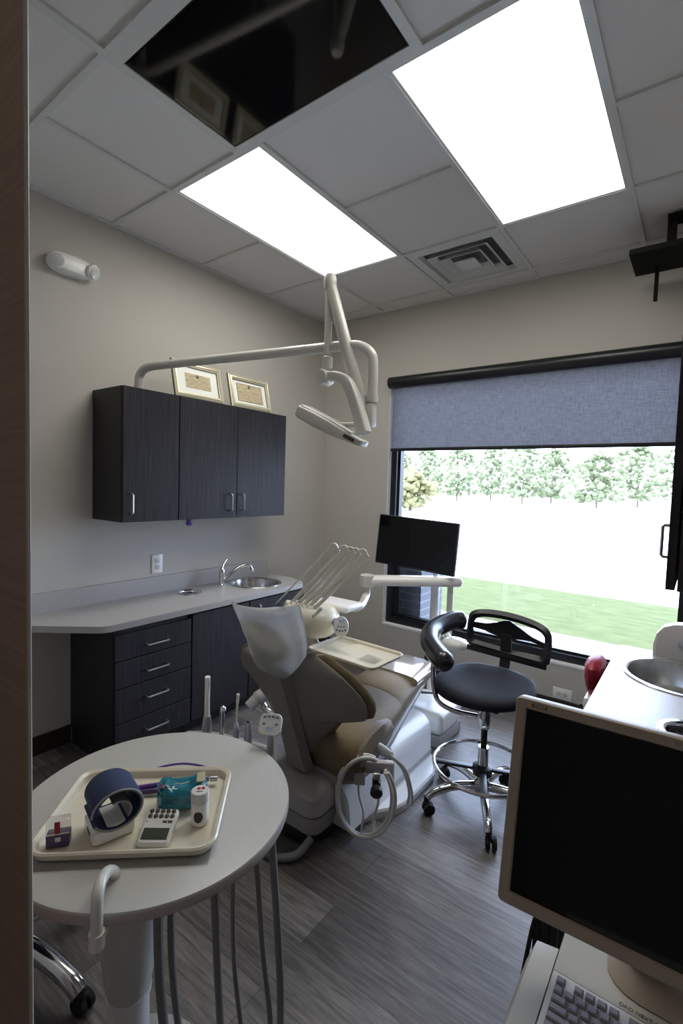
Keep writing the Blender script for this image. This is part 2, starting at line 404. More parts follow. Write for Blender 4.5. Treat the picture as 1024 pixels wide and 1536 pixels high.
# nearer rows, offset around the ceiling screen
TX0, TX1, TY0, TY1 = 1.09, 1.935, .925, 1.425
for x0, x1 in ((0, .572), (.572, 1.055), (TX1+.035, 2.43), (2.43, 3.045)):
    tile(x0, x1, .868, LY[0])
tb.box(1.055, TX0, .206, LY[0]-hb, HC-.0008, HC+.03).box(TX1, TX1+.035, TY0, LY[0]-hb, HC-.0008, HC+.03).box(TX0, TX1, TY1, LY[0]-hb, HC-.0006, HC+.03).box(TX0, TX1+.035, .856, TY0, HC-.0004, HC+.03)
barx(.572, .868, LY[0]); bary(.868, 0, 1.054); barx(2.43, -1.6, LY[0]); barx(3.045, -1.6, LY[0]); bary(.868, 1.97, XR)
for y0, y1 in ((.25, .868), (-.36, .25), (-.97, -.36), (YF, -.97)):
    for x0, x1 in ((0, .45), (.45, 1.05), (1.05, 1.66), (1.66, 2.43), (2.43, XR)): tile(x0, x1, y0, y1)
    if y0 > YF: bary(y0, 0, XR)
for x in (.45, 1.66): barx(x, YF, .868)
struct(cl.build('ceiling', 'tile'))
struct(tb.build('trim_4', 'tbar'))
# ceiling grid above the right-hand bar slot
# lights
def troffer(x0, x1, y0, y1, label):
    t = thing('ceiling_light', label, 'ceiling light', ((x0+x1)/2, (y0+y1)/2, HC+.004), 'recessed ceiling light panels')
    f = B(); e = .010; a0, a1, b0, b1 = x0+hb+.001, x1-hb-.001, y0+hb+.001, y1-hb-.001
    for q in ((a0, a1, b0, b0+e), (a0, a1, b1-e, b1), (a0, a0+e, b0+e, b1-e), (a1-e, a1, b0+e, b1-e)): f.box(*q, HC+.004, HC+.04)
    f.box(a0, a1, b0, b1, HC+.038, HC+.043)
    f.build('frame', 'tbar', t)
    g = B(); n = 14; rings = []
    g.box(a0+e, a1-e, b0+e, b1-e, HC+.010, HC+.016)
    g.build('diffuser', 'glow', t)
    h = B()
    h.tube([((a0+a1)/2+.045*math.cos(q*PI/12), b1-e-.055+.045*math.sin(q*PI/12), HC+.0085) for q in range(24)], .0010, 6, closed=True); h.build('retaining_ring', 'white', t)
troffer(LX[1], LX[2], LY[0], LY[2], 'lit two by four ceiling panel nearer the cabinet wall, next to the black screen corner')
troffer(LX[3], LX[4], LY[0], LY[2], 'lit two by four ceiling panel on the right, nearest the window side counter')
# ceiling screen
t = thing('ceiling_television', 'black glossy flat screen set flush into the ceiling grid', 'television', (1.51, 1.175, HC))
B().box(TX0+.001, TX1-.001, TY0+.001, TY1-.001, HC+.004, HC+.04).build('housing', 'black', t)
B().box(TX0+.008, TX1-.008, TY0+.008, TY1-.008, HC+.001, HC+.0035).build('screen', 'screen', t)
# supply vent
vx, vy = (LX[2]+LX[3])/2, (LY[2]+LY[3])/2
t = thing('air_vent', 'square four way ceiling air diffuser with nested louvers near window wall', 'air vent', (vx, vy, HC))
def sq(h, z): return [(vx-h, vy-h, z), (vx+h, vy-h, z), (vx+h, vy+h, z), (vx-h, vy+h, z)]
B().loft([sq(.292, HC+.004), sq(.235, HC+.004), sq(.225, HC+.03), sq(.292, HC+.03), sq(.292, HC+.004)], cap=False).build('frame', 'tbar', t)
B().box(vx-.285, vx+.285, vy-.285, vy+.285, HC+.041, HC+.044).build('duct', 'greyd', t)
for h in (.185, .125):
    B().loft([sq(h+.012, HC-.004), sq(h+.009, HC-.006), sq(h-.028, HC+.03), sq(h-.025, HC+.033), sq(h+.012, HC-.004)], cap=False).build('louver', 'tbar', t)
B().loft([sq(.068, HC-.004), sq(.066, HC-.008), sq(.03, HC+.001), sq(.03, HC+.02), sq(.062, HC+.0)], cap=True).build('center_cone', 'tbar', t)
# black ceiling slab mount, top right
t = thing('television_mount', 'black ceiling mounted television bracket slab above the right end of the window', 'mount', (2.72, 3.12, HC))
B().rbox((2.73, 3.125, 2.765), (.66, .31, .03), .004).build('plate', 'mblack', t)
B().box(2.56, 2.60, 3.02, 3.06, 2.775, HC-.002).box(2.56, 2.9, 3.0, 3.08, 2.90, HC-.002).box(2.86, 2.90, 3.02, 3.06, 2.775, HC-.002).build('bracket', 'mblack', t)
B().rbox((2.512, 3.2, 2.66), (.02, .014, .19), .003).build('arm', 'mblack', t)
# emergency light
t = thing('emergency_light', 'white oval twin head emergency light high on the left wall', 'emergency light', (0, 1.22, 2.56))
g = B(); yz = Matrix.Rotation(math.radians(0), 3, 'X')
rings = []
for x, k in ((0.0, 1.0), (.03, 1.0), (.05, .93), (.062, .75), (.066, .45)):
    rings.append([(x, 1.225+.115*k*math.copysign(abs(math.cos(2*PI*i/36))**.75, math.cos(2*PI*i/36)), 2.615+.052*k*math.copysign(abs(math.sin(2*PI*i/36))**.8, math.sin(2*PI*i/36))) for i in range(36)])
g.loft(rings).build('housing', 'white', t)
for y in (1.145, 1.315):
    h = B(); h.lathe([(.030, 0), (.038, .01), (.040, .026), (.034, .034)], (.045, y, 2.615), 20, ax=(.8, (y-1.225)*3, -.35)); lp = h.build('lamp_head', 'white', t)
    h = B(); h.lathe([(.030, .032), (.028, .040), (.01, .044)], (.045, y, 2.615), 20, ax=(.8, (y-1.225)*3, -.35)); h.build('lens', 'lens', lp)
# ---------------------------------------------------------------- handles
def bow_handle(p, axis, length, out, mi='nickel', parent=None, r=.0045, stand=.028):
    # U shaped pull: p centre on the face, axis along, out = outward
    p = V(p); a = V(axis)*length/2; o = V(out)*stand
    pts = [p-a, p-a+o*.75, p-a*.9+o, p+a*.9+o, p+a+o*.75, p+a]
    return B().tube(pts, r, 8).build('handle', mi, parent)

# ---------------------------------------------------------------- wall cabinets (left wall)
def wall_cab(label, y0, y1, doors):
    t = thing('wall_cabinet', label, 'cabinet', (.16, (y0+y1)/2, 1.26), 'charcoal wall cabinets over the sink counter')
    c = B().rbox((.155, (y0+y1)/2, 1.6225), (.306, y1-y0-.001, .725), .001, 1).build('carcass', 'dkwood', t)
    for (a, b_, hy) in doors:
        dd = B().rbox((.3205, (a+b_)/2, 1.6225), (.019, b_-a-.004, .722), .0012, 1).build('door', 'wood', t)
        bow_handle((.330, hy, 1.362), (0, 0, 1), .105, (1, 0, 0), parent=dd)
wall_cab('narrow single door charcoal wall cabinet, left end of the run', 1.350, 1.690, [(1.350, 1.690, 1.392)])
wall_cab('wide two door charcoal wall cabinet with paired handles, under the framed certificates', 1.692, 2.585, [(1.692, 2.130, 2.072), (2.130, 2.585, 2.172)])
t = tag(B().lathe([(.0, 0), (.016, .0), (.02, .012), (.013, .022), (.016, .035)], (.30, 1.785, 1.2235), 16).build('bottle_cap', 'purple'), 'small purple plastic cap hanging under the wall cabinet', 'cap')

# certificates
def cert(label, y0, y1, hgt, y_in, seal, edge):
    T = Matrix.Translation((.285, 0, 1.9865)) @ Matrix.Rotation(math.radians(-13), 4, 'Y')
    w = y1-y0
    t = thing('picture_frame', label, 'picture frame', (.27, (y0+y1)/2, 1.9865), 'certificates on top of the wall cabinets')
    f = B(T)
    prof = [(0, 0), (.002, .012), (.008, .016), (.012, .012), (.016, .018), (.023, .020), (.027, .013), (.033, .012), (.036, .004), (.036, 0)]
    for a, b_ in zip(prof, prof[1:]):
        def ring(q): i, h = q; return [(h, y0+i, i), (h, y1-i, i), (h, y1-i, hgt-i), (h, y0+i, hgt-i)]
        f.loft([ring(a), ring(b_)], cap=False, mi=0 if a[1] >= .0125 or b_[1] >= .0125 else 1)
    f.box(-.004, 0, y0+.001, y1-.001, .001, hgt-.001)
    f.build('frame', ['gold', 'golddk'], t, recalc=False)
    m = B(T).box(.001, .004, y0+.035, y1-.035, .035, hgt-.035).build('mount', 'mat', t)
    q = .072 if edge else .088
    if edge: B(T).box(.0042, .0048, y0+q-.003, y1-q+.003, q-.021, hgt-q+.019).build('border', 'ink', m)
    B(T).box(.005, .0055, y0+q, y1-q, q-.018, hgt-q+.016).build('certificate', 'cert', m)
    B(T).lathe([(.0, 0), (.011, 0), (.011, .0006), (.0, .0006)], (.0056, y0+w*.49, hgt-q+.002), 16, ax=(1, 0, 0)).build('seal', 'seal', m)
cert('cream and gold framed certificate on the cabinets, the left one crossed by the lamp tube', 1.685, 2.045, .232, 0, 1, False)
cert('cream and gold framed certificate on the cabinets, the right one with a black bordered paper', 2.105, 2.470, .228, 0, 1, True)

# ---------------------------------------------------------------- left counter
ZC = .77
out = [(.021, .72), (.165, .93), (.225, .955), (.43, 1.125), (.475, 1.165), (.49, 1.20), (.49, 2.60), (.483, 2.64), (.46, 2.665), (.30, 2.735), (.27, 2.742), (.021, 2.742)]
t = thing('countertop', 'long pale grey laminate countertop with backsplash and a clipped end along the left wall', 'countertop', (.25, 1.8, ZC-.035))
g = B().plate(out, [circle(.235, 2.405, .172), circle(.157, 1.90, .066)], ZC-.033, ZC)
g.build('worktop', 'counter', t)
B().box(.001, .020, .72, 2.742, ZC-.033, ZC+.105).build('backsplash', 'counter', t)
def sinkbowl(name, cx, cy, r, z, depth, label, cat, matl='steel', taper=.8, lip=.02):
    g = B()
    prof = [(r+lip, .0012), (r+lip-.003, .005), (r+.003, .006), (r-.004, .001), (r-.008, -.012), (r*taper+.012, -depth*.8), (r*taper-.02, -depth), (.03, -depth-.004), (.002, -depth-.005)]
    rings = [[(cx+q*math.cos(2*PI*k/48), cy+q*math.sin(2*PI*k/48), z+h) for k in range(48)] for q, h in prof]
    g.loft(rings, cap=False)
    t = thing(name, label, cat, (cx, cy, z))
    g.build('bowl', matl, t, recalc=False)
    return t
t = sinkbowl('sink', .235, 2.405, .168, ZC, .12, 'round stainless sink bowl in the left counter beside the faucet', 'sink')
B().lathe([(.022, 0), (.022, .003), (.012, .001)], (.235, 2.405, ZC-.122), 20).build('drain', 'chrome', t)
t = sinkbowl('waste_chute', .157, 1.90, .060, ZC, .10, 'small round steel rimmed waste opening in the left counter', 'waste chute', 'chrome', .9, .018)
B().lathe([(.0515, -.028), (.051, -.0275)], (.157, 1.90, ZC), 40).build('opening', 'dark', t)  # black disc standing in for the shade inside the chute
# carcasses below the counter, split per unit
t = thing('base_cabinet', 'charcoal four drawer base cabinet at the left end of the counter run', 'cabinet', (.24, 1.46, 0))
B().rbox((.232, 1.4575, .412), (.456, .454, .644), .001, 1).build('carcass', 'dkwood', t)
B().box(.02, .40, 1.232, 1.684, 0, .09).build('toe_kick', 'dkwood', t)
for z0, z1, hz in ((.572, .705, .628), (.428, .566, .490), (.245, .422, .347), (.095, .239, .168)):
    dr = B().rbox((.4705, 1.4575, (z0+z1)/2), (.019, .449, z1-z0), .0015, 1).build('drawer', 'wood', t)
    bow_handle((.480, 1.462, hz), (0, 1, 0), .125, (1, 0, 0), parent=dr)
def base_door(label, y0, y1, hy):
    t = thing('base_cabinet', label, 'cabinet', (.24, (y0+y1)/2, 0))
    c = B().rbox((.232, (y0+y1)/2, .362), (.456, y1-y0-.001, .544), .001, 1)
    c.box(.004, .46, y0+.0005, y0+.018, .6, .734).box(.004, .46, y1-.018, y1-.0005, .6, .734).box(.40, .46, y0+.018, y1-.018, .66, .734)
    c.build('carcass', 'dkwood', t)
    B().box(.02, .40, y0, y1, 0, .09).build('toe_kick', 'dkwood', t)
    dd = B().rbox((.4705, (y0+y1)/2, .41), (.019, y1-y0-.004, .63), .0015, 1).build('door', 'wood', t)
    bow_handle((.480, hy, .64), (0, 0, 1), .105, (1, 0, 0), parent=dd)
base_door('charcoal base cabinet door under the waste opening, right of the drawers', 1.688, 2.125, 2.078)
base_door('charcoal base cabinet under the left sink, farthest along toward the window', 2.128, 2.66, 2.20)
# faucet
t = thing('faucet', 'chrome single lever faucet with arched spout at the left counter sink', 'faucet', (.125, 2.185, ZC))
B().lathe([(.024, 0), (.024, .006), (.019, .012), (.019, .075), (.022, .085), (.021, .105), (.012, .12), (.001, .122)], (.125, 2.185, ZC), 24).build('body', 'chrome', t)
B().tube(spline([(.135, 2.195, ZC+.035), (.15, 2.24, ZC+.075), (.165, 2.30, ZC+.115), (.18, 2.35, ZC+.130), (.19, 2.385, ZC+.122), (.195, 2.40, ZC+.10), (.197, 2.405, ZC+.082)]), .0105, 12).build('spout', 'chrome', t)
B().tube([(.125, 2.185, ZC+.112), (.118, 2.205, ZC+.145), (.112, 2.238, ZC+.178)], [.010, .006, .0075], 10, flat=.7).build('lever', 'chrome', t)
# outlet helper
def outlet(c, ex, ey, label, w=.075, h=.118, name='wall_outlet'):
    T = frameX(c, ex, ey)
    t = thing(name, label, 'outlet', c)
    B(T).rbox((0, 0, .003), (w, h, .006), .002, 2).build('plate', 'white', t)
    for s in (-1, 1):
        r_ = B(T).rbox((0, s*.0195, .0072), (.033, .030, .004), .0018, 2).build('receptacle', 'padw', t)
        B(T).box(-.008, -.006, s*.0195+.0-.003, s*.0195+.007, .0092, .0098).box(.006, .008, s*.0195-.002, s*.0195+.006, .0092, .0098).lathe([(.0025, .0092), (.0025, .0098)], (0, s*.0195-.009, 0), 10).build('slots', 'dark', r_)
outlet((.0, 1.762, .954), (0, 1, 0), (0, 0, 1), 'white duplex outlet on the left wall above the backsplash')
outlet((2.112, YB-.0001, .141), (0, 0, -1), (1, 0, 0), 'white duplex outlet mounted sideways low under the window')

# ---------------------------------------------------------------- roller shade
t = thing('roller_shade', 'blue grey solar roller shade half lowered over the window with a dark cassette', 'window shade', (1.7, YB, 2.29))
B().tube([(.70, YB-.046, 2.335), (2.80, YB-.046, 2.335)], .045, 28).build('cassette', 'wframe', t)
B().box(.735, 2.75, YB-.0405, YB-.0395, 1.805, 2.30).build('fabric', 'shade', t)
B().rbox((1.742, YB-.040, 1.795), (2.03, .014, .026), .004, 2).build('hem_bar', 'wframe', t)

# ---------------------------------------------------------------- outdoors
struct(B().box(-60, 60, YB+.2, 5.95, -.25, -.15).build('sidewalk', 'walk', loc=(0, 5, -.15)))
struct(B().box(-60, 60, 5.95, 8.54, -.25, -.15).build('lawn', 'grass', loc=(0, 7, -.15)))
struct(B().box(-160, 160, 8.54, 160, -.27, -.17).build('gravel_lot', 'road', loc=(0, 40, -.17)))
struct(B().box(.40, .93, YB+.20, YB+.62, -.15, .84).build('planter_wall', 'brick'))
struct(B().box(.38, .96, YB+.20, YB+.66, .84, .90).build('planter_cap', 'walk'))
def tree(x, y, h, w, kind, label, seed):
    rnd = random.Random(seed)
    t = thing('tree', label, 'tree', (x, y, -.17), 'trees across the lot')
    B().cyl((x, y, -.17), (x, y, h*.7), .12, .05, 8).build('trunk', 'bark', t)
    g = bmesh.new()
    for k in range(230):
        z_ = rnd.random(); prof_ = math.sin(PI*min(1, .12+z_*.9))**.6
        a_ = rnd.uniform(0, 2*PI); q = w*.5*prof_*math.sqrt(rnd.random())*(1+.35*math.sin(3*a_+seed))
        M_ = Matrix.Translation((x+q*math.cos(a_), y+q*math.sin(a_), h*(.10+.88*z_))) @ Matrix.Rotation(rnd.uniform(0, 6), 4, 'X') @ Matrix.Rotation(rnd.uniform(0, 6), 4, 'Z') @ Matrix.Diagonal((rnd.uniform(.15, .5), rnd.uniform(.15, .42), rnd.uniform(.08, .25), 1))
        bmesh.ops.create_icosphere(g, subdivisions=1, radius=1, matrix=M_)
    for v in g.verts: v.co += V((noise.noise(v.co*3), 0, noise.noise(v.co*3+V((9, 0, 0)))))*.12
    bb = B(); bb.bm.free(); bb.bm = g
    bb.build('crown', kind, t, ang=180, recalc=False)
for i, (dx, y, h, w, lab) in enumerate([
    (-.575, 62, 7.5, 8, 'pale tree across the lot at the far left of the window'),
    (-.50, 70, 9, 9, 'tall pale tree across the lot, second from the left window edge'),
    (-.43, 66, 8, 9, 'broad tree across the lot, third from the left window edge'),
    (-.355, 72, 9.5, 9, 'tree across the lot a little left of the window middle'),
    (-.29, 60, 9, 9, 'dense tree across the lot at the window middle'),
    (-.235, 58, 8.5, 8, 'darkest green dense tree across the lot, right of the middle'),
    (-.155, 66, 7, 9, 'loose tree across the lot, right of the dense one'),
    (-.09, 70, 9, 8, 'tree across the lot near the right of the window'),
    (-.02, 62, 8, 8, 'tree across the lot at the right window edge')]):
    y = (58, 68)[i % 2]; tree(2.78+dx*y, y, h*.85, 5.6, 'leaf', lab, i+3)
tree(2.78-.545*30, 30, 2.6, 3.0, 'leaf2', 'small yellowish tree standing nearer, at the left window edge', 40)
for i, (dx, w, lab) in enumerate([(-.40, 9, 'low pale house across the lot, left of the middle'), (-.18, 12, 'low pale house across the lot, right of the middle')]):
    y = 84; x = 2.78+dx*y
    t = thing('house', lab, 'house', (x, y, -.17))
    B().box(x-w/2, x+w/2, y, y+6, -.17, 2.0).build('walls', 'roofing', t)
    B().loft([[(x-w/2-.4, y-.4, 2.0), (x+w/2+.4, y-.4, 2.0), (x+w/2+.4, y+6.4, 2.0), (x-w/2-.4, y+6.4, 2.0)], [(x-w/2+2, y+2.8, 3.4), (x+w/2-2, y+2.8, 3.4), (x+w/2-2, y+3.2, 3.4), (x-w/2+2, y+3.2, 3.4)]]).build('roof', 'road', t)

# ---------------------------------------------------------------- right counter
CX0 = 2.505
t = thing('countertop', 'glossy pale countertop with a round sink along the right side by the window', 'countertop', (2.79, 1.8, ZC-.035))
o_ = [(CX0, 1.15), (XR-.002, 1.15), (XR-.002, 2.66), (CX0+.02, 2.66), (CX0, 2.64)]
B().plate(o_[::-1], [circle(2.775, 2.34, .212), circle(2.805, 1.80, .082)], ZC-.035, ZC).build('worktop', 'counter', t)
t = sinkbowl('sink', 2.775, 2.34, .205, ZC, .12, 'large round stainless sink in the right counter by the window', 'sink')
B().lathe([(.03, 0), (.03, .004), (.015, .001)], (2.775, 2.34, ZC-.122), 20).build('drain', 'chrome', t)
t = sinkbowl('waste_chute', 2.805, 1.80, .076, ZC, .10, 'chrome ringed round waste opening in the right counter near the monitor', 'waste chute', 'chrome', .95, .022)
B().lathe([(.0665, -.028), (.066, -.0275)], (2.805, 1.80, ZC), 40).build('opening', 'dark', t)  # black disc below the ring, shade of the hole put in as colour
t = thing('base_cabinet', 'dark base cabinet under the right counter, mostly hidden by the monitor', 'cabinet', (2.8, 1.9, 0))
g = B().box(2.53, 2.548, 1.2, 2.62, .1, ZC-.036).box(2.55, XR-.003, 1.2, 1.218, .1, ZC-.036).box(2.55, XR-.003, 2.602, 2.62, .1, ZC-.036).box(2.55, XR-.003, 1.218, 2.602, .1, .118)
g.build('carcass', 'dkwood', t); B().box(2.60, XR-.003, 1.2, 2.62, 0, .099).build('toe_kick', 'dkwood', t)
for i in range(3):
    y0 = 1.2+i*.473; dd = B().rbox((2.5205, y0+.236, .42), (.018, .468, .62), .001, 1).build('door', 'wood', t)
    bow_handle((2.511, y0+.42, .64), (0, 0, 1), .105, (-1, 0, 0), parent=dd)
# upper right cabinet
t = thing('wall_cabinet', 'black looking wall cabinet at the right image edge, handle silhouetted against the window', 'cabinet', (2.9, 1.9, 1.26))
B().rbox((2.906, 1.92, 1.70), (.322, .94, .88), .001, 1).build('carcass', 'dkwood', t)
for y0, y1, hy in ((1.450, 1.918, 1.84), (1.922, 2.39, 2.0)):
    dd = B().rbox((2.7305, (y0+y1)/2, 1.70), (.020, y1-y0, .876), .0012, 1).build('door', 'wood', t)
    if hy < 1.9: bow_handle((2.7205, 1.60, 1.372), (0, 0, 1), .088, (-1, 0, 0), mi='steel', parent=dd, stand=.021)
    else: bow_handle((2.7205, 2.27, 1.365), (0, 0, 1), .105, (-1, 0, 0), mi='steel', parent=dd)
# faucet right + soap/towel thing
t = thing('faucet', 'chrome faucet at the back of the right counter sink, cut by the image edge', 'faucet', (2.985, 2.44, ZC))
B().lathe([(.024, 0), (.024, .006), (.018, .012), (.018, .09), (.01, .11)], (2.985, 2.44, ZC), 24).build('body', 'chrome', t)
B().tube(spline([(2.975, 2.44, ZC+.04), (2.93, 2.43, ZC+.10), (2.87, 2.415, ZC+.13), (2.82, 2.40, ZC+.12), (2.805, 2.40, ZC+.09)]), .011, 12).build('spout', 'chrome', t)
t = thing('towel_dispenser', 'pale grey rounded towel dispenser behind the right counter sink', 'dispenser', (2.80, 2.60, ZC))
g = B(); rings = []
for y in (2.575, 2.583, 2.647, 2.655):
    k = .93 if y in (2.575, 2.655) else 1
    rings.append([(2.80+k*x, y, ZC+.001+max(0, k*z)) for x, z in [(-.155, 0), (-.155, .05), (-.145, .10), (-.12, .135), (-.08, .153), (-.03, .16), (.06, .16), (.12, .15), (.15, .12), (.155, 0)]])
g.loft(rings).build('cover', 'counter', t)
B().lathe([(.018, 0), (.018, .004), (.011, .005), (.001, .005)], (2.755, 2.5725, ZC+.075), 20, ax=(0, -1, 0)).build('lock', 'nickel', t)
# red bag at the counter edge
t = thing('red_bag', 'crumpled red bag in a white bin hanging at the edge of the right counter', 'bag', (2.46, 2.25, .60))
g = B(); rings = []
rnd = random.Random(5)
for z, q in ((.655, .6), (.69, .9), (.735, 1.05), (.775, 1.0), (.80, .7), (.808, .3)):
    rings.append([(2.463+q*.036*math.cos(2*PI*k/20)*(1+rnd.uniform(-.12, .12)), 2.27+q*.10*math.sin(2*PI*k/20)*(1+rnd.uniform(-.08, .08)), z) for k in range(20)])
g.loft(rings).build('bag', 'red', t)
B().rbox((2.468, 2.25, .60), (.055, .17, .11), .006, 2).build('bin', 'white', t)
B().tube(spline([(2.434, 2.16, .63), (2.430, 2.15, .5), (2.435, 2.16, .35), (2.45, 2.2, .25), (2.512, 2.22, .22)]), .004, 8).build('wire', 'rubber', t)
# ---------------------------------------------------------------- dental chair
chair = thing('dental_chair', 'tan and grey reclining dental chair with paper covered headrest in the middle of the room', 'dental chair', (1.5, 1.9, 0))
def lerp_tab(tab, z):
    for a, b in zip(tab, tab[1:]):
        if (a[0]-z)*(b[0]-z) <= 0:
            t = (z-a[0])/(b[0]-a[0]); t = t*t*(3-2*t) if False else t
            return [p+(q-p)*t for p, q in zip(a[1:], b[1:])]
    return list(tab[-1][1:])
BX = 1.48
def yb(z): return 1.445-.37*(z-.57)
# z, half width left, half width right
WT = [(.34, .10, .05), (.38, .15, .06), (.43, .17, .10), (.48, .18, .14), (.515, .19, .17), (.53, .195, .25), (.55, .21, .292), (.58, .225, .305), (.62, .25, .308), (.66, .275, .29), (.70, .28, .255), (.74, .265, .215), (.77, .22, .17), (.80, .16, .13), (.86, .12, .11), (.92, .11, .10)]
def back_surface(d0, d1, grow=0., z0=.345, z1=.82, rows=44, cols=22, bulge=.062, rim=.0):
    nrm = V((0, .938, .347)); rings = []
    for i in range(rows+1):
        z = z0+(z1-z0)*i/rows
        wl, wr = lerp_tab(WT, z); wl += grow; wr += grow
        e = min(1, (i+.3)/1.5, (rows-i+.3)/1.5)
        r = []
        for k in range(cols+1):
            t = -1+2*k/cols; x = BX+(wr if t > 0 else wl)*t
            r.append(V((x, yb(z)+.15*(x-BX), z))+nrm*(bulge*t*t+d0+rim*(abs(t)**4)))
        for k in range(cols, -1, -1):
            t = -1+2*k/cols; x = BX+(wr if t > 0 else wl)*t
            th = (d1-d0)*e*max(.12, 1-abs(t)**6*.75)
            r.append(V((x, yb(z)+.15*(x-BX), z))+nrm*(bulge*t*t+d0+rim*(abs(t)**4)+th))
        rings.append(r)
    return rings
B().loft(back_surface(0, .022)).build('backrest_shell', 'shell', chair, ang=50)
B().loft(back_surface(.023, .070, grow=.020, z0=.36, z1=.80)).build('backrest_cushion', 'tan', chair, ang=60)
# spine cover running down behind the back
B().loft([[(BX-.015+sx*w, 1.387-.345*(z-.62)+dy, z) for sx, dy in ((-1, .045), (-.86, .0), (.86, .0), (1, .045))] for z, w in ((.90, .040), (.80, .045), (.6, .050), (.42, .052), (.33, .055), (.285, .058))]).build('spine_cover', 'shell', chair)
# neck and headrest
RH = Matrix.Rotation(math.radians(20), 3, 'X')
g = B(); g.rbox((BX, 1.345, .89), (.09, .02, .20), .008, 3, rot=RH); g.build('headrest_bar', 'greyp', chair)
B().ell((1.50, 1.345, .915), (.125, .055, .095), RH, 28).build('headrest_cushion', 'tan', chair)
# paper cover: square sheet wrapped behind the headrest with two free corners
g = bmesh.new(); NU, NVv = 30, 30; grid = []
CT = [(0, 1.322, 1.700), (.25, 1.320, 1.690), (.5, 1.330, 1.668), (.72, 1.352, 1.635), (.86, 1.378, 1.595), (.95, 1.41, 1.555), (1.0, 1.45, 1.51)]
for j in range(NVv+1):
    v_ = j/NVv; row = []; xl, xr = lerp_tab(CT, v_)
    for i in range(NU+1):
        u_ = i/NU; x = xl+(xr-xl)*u_
        z = 1.035-.295*v_+.16*(x-1.51)*(1-v_)+.02*((2*u_-1)**2)*(1-v_)
        dx = (x-1.495)/.150; dz = (z-.875)/.165
        puff = .072*max(0, 1-dx*dx)**.5*max(0, 1-abs(dz)**3)**.5
        crease = .005*noise.noise(V((x*24, z*20, 1)))+.006*noise.noise(V((x*9+z*14, z*30-x*22, 4)))*v_
        y = 1.322-.37*(z-.9)-puff+crease-.10*(abs(2*u_-1)**3)*(1-v_)**2*(.3)
        row.append(g.verts.new((x, y, z)))
    grid.append(row)
for j in range(NVv):
    for i in range(NU): g.faces.new((grid[j][i], grid[j][i+1], grid[j+1][i+1], grid[j+1][i]))
bb = B(); bb.bm.free(); bb.bm = g
o = bb.build('headrest_cover', 'paper', chair, ang=60)
md = o.modifiers.new('thickness', 'SOLIDIFY'); md.thickness = .0015; md.offset = 1
# seat + leg rest
def sring(y, w, zt, zb, e=2.6, n=32):
    cx = 1.5-.05*(y-1.6); cz = (zt+zb)/2; h = (zt-zb)/2; r = []
    for k in range(n):
        a = 2*PI*k/n; c, s_ = math.cos(a), math.sin(a)
        r.append((cx+w*math.copysign(abs(c)**(2/e), c), y, cz+h*math.copysign(abs(s_)**(2/e), s_)))
    return r
seat = [(1.565, .12, .40, .30), (1.58, .17, .43, .275), (1.605, .205, .452, .262), (1.65, .222, .462, .27), (1.74, .224, .466, .285), (1.88, .212, .467, .30), (1.98, .198, .468, .312), (2.05, .188, .470, .320)]
B().loft([sring(*q) for q in seat]).build('seat', 'tan', chair, ang=60)
leg = [(2.052, .184, .470, .322), (2.07, .182, .476, .326), (2.2, .168, .482, .345), (2.35, .155, .482, .37), (2.48, .150, .476, .385), (2.57, .145, .466, .392), (2.605, .125, .455, .398), (2.62, .08, .44, .41)]
B().loft([sring(*q) for q in leg]).build('leg_rest', 'tan', chair, ang=60)
B().loft([sring(y, w+.006, zt+.006, zt-.055, 3.2) for y, w, zt, _ in [(2.26, .162, .484, 0), (2.35, .158, .484, 0), (2.48, .153, .478, 0), (2.57, .148, .468, 0), (2.61, .132, .458, 0), (2.628, .09, .445, 0)]]).build('toe_cover', 'clear', chair, ang=60)
# side panel of the hip and underside shell
B().loft([sring(y, w, zt, zb, 3) for y, w, zt, zb in [(1.56, .15, .29, .245), (1.64, .20, .285, .225), (1.80, .21, .30, .225), (2.0, .18, .315, .25), (2.2, .15, .345, .29), (2.5, .11, .385, .34), (2.58, .06, .39, .36)]]).build('seat_shell', 'shell', chair, ang=60)
B().loft([[(1.712-.07*(y-1.6)+dx, y, z+.012) for dx, z in ((-.03, z0), (.012, z0+.005), (.018, (z0+z1)/2), (.008, z1-.005), (-.03, z1))] for y, z0, z1 in ((1.60, .335, .36), (1.63, .295, .40), (1.70, .285, .425), (1.80, .30, .43), (1.88, .33, .42), (1.90, .36, .39))]).build('hip_panel', 'hip', chair, ang=60)
# bulky armrest on the far left
g = B(); g.tube(spline([(1.24, 1.74, .335), (1.16, 1.73, .33), (1.08, 1.71, .34), (1.05, 1.70, .37)]), .018, 12); g.build('armrest_bracket', 'chrome', chair)
g = B(); g.tube(spline([(1.01, 1.645, .360), (1.025, 1.69, .395), (1.05, 1.75, .415), (1.075, 1.82, .42)]), [.030]*8+[.036]*9+[.030]*8, 16); g.build('armrest', 'greyp', chair)
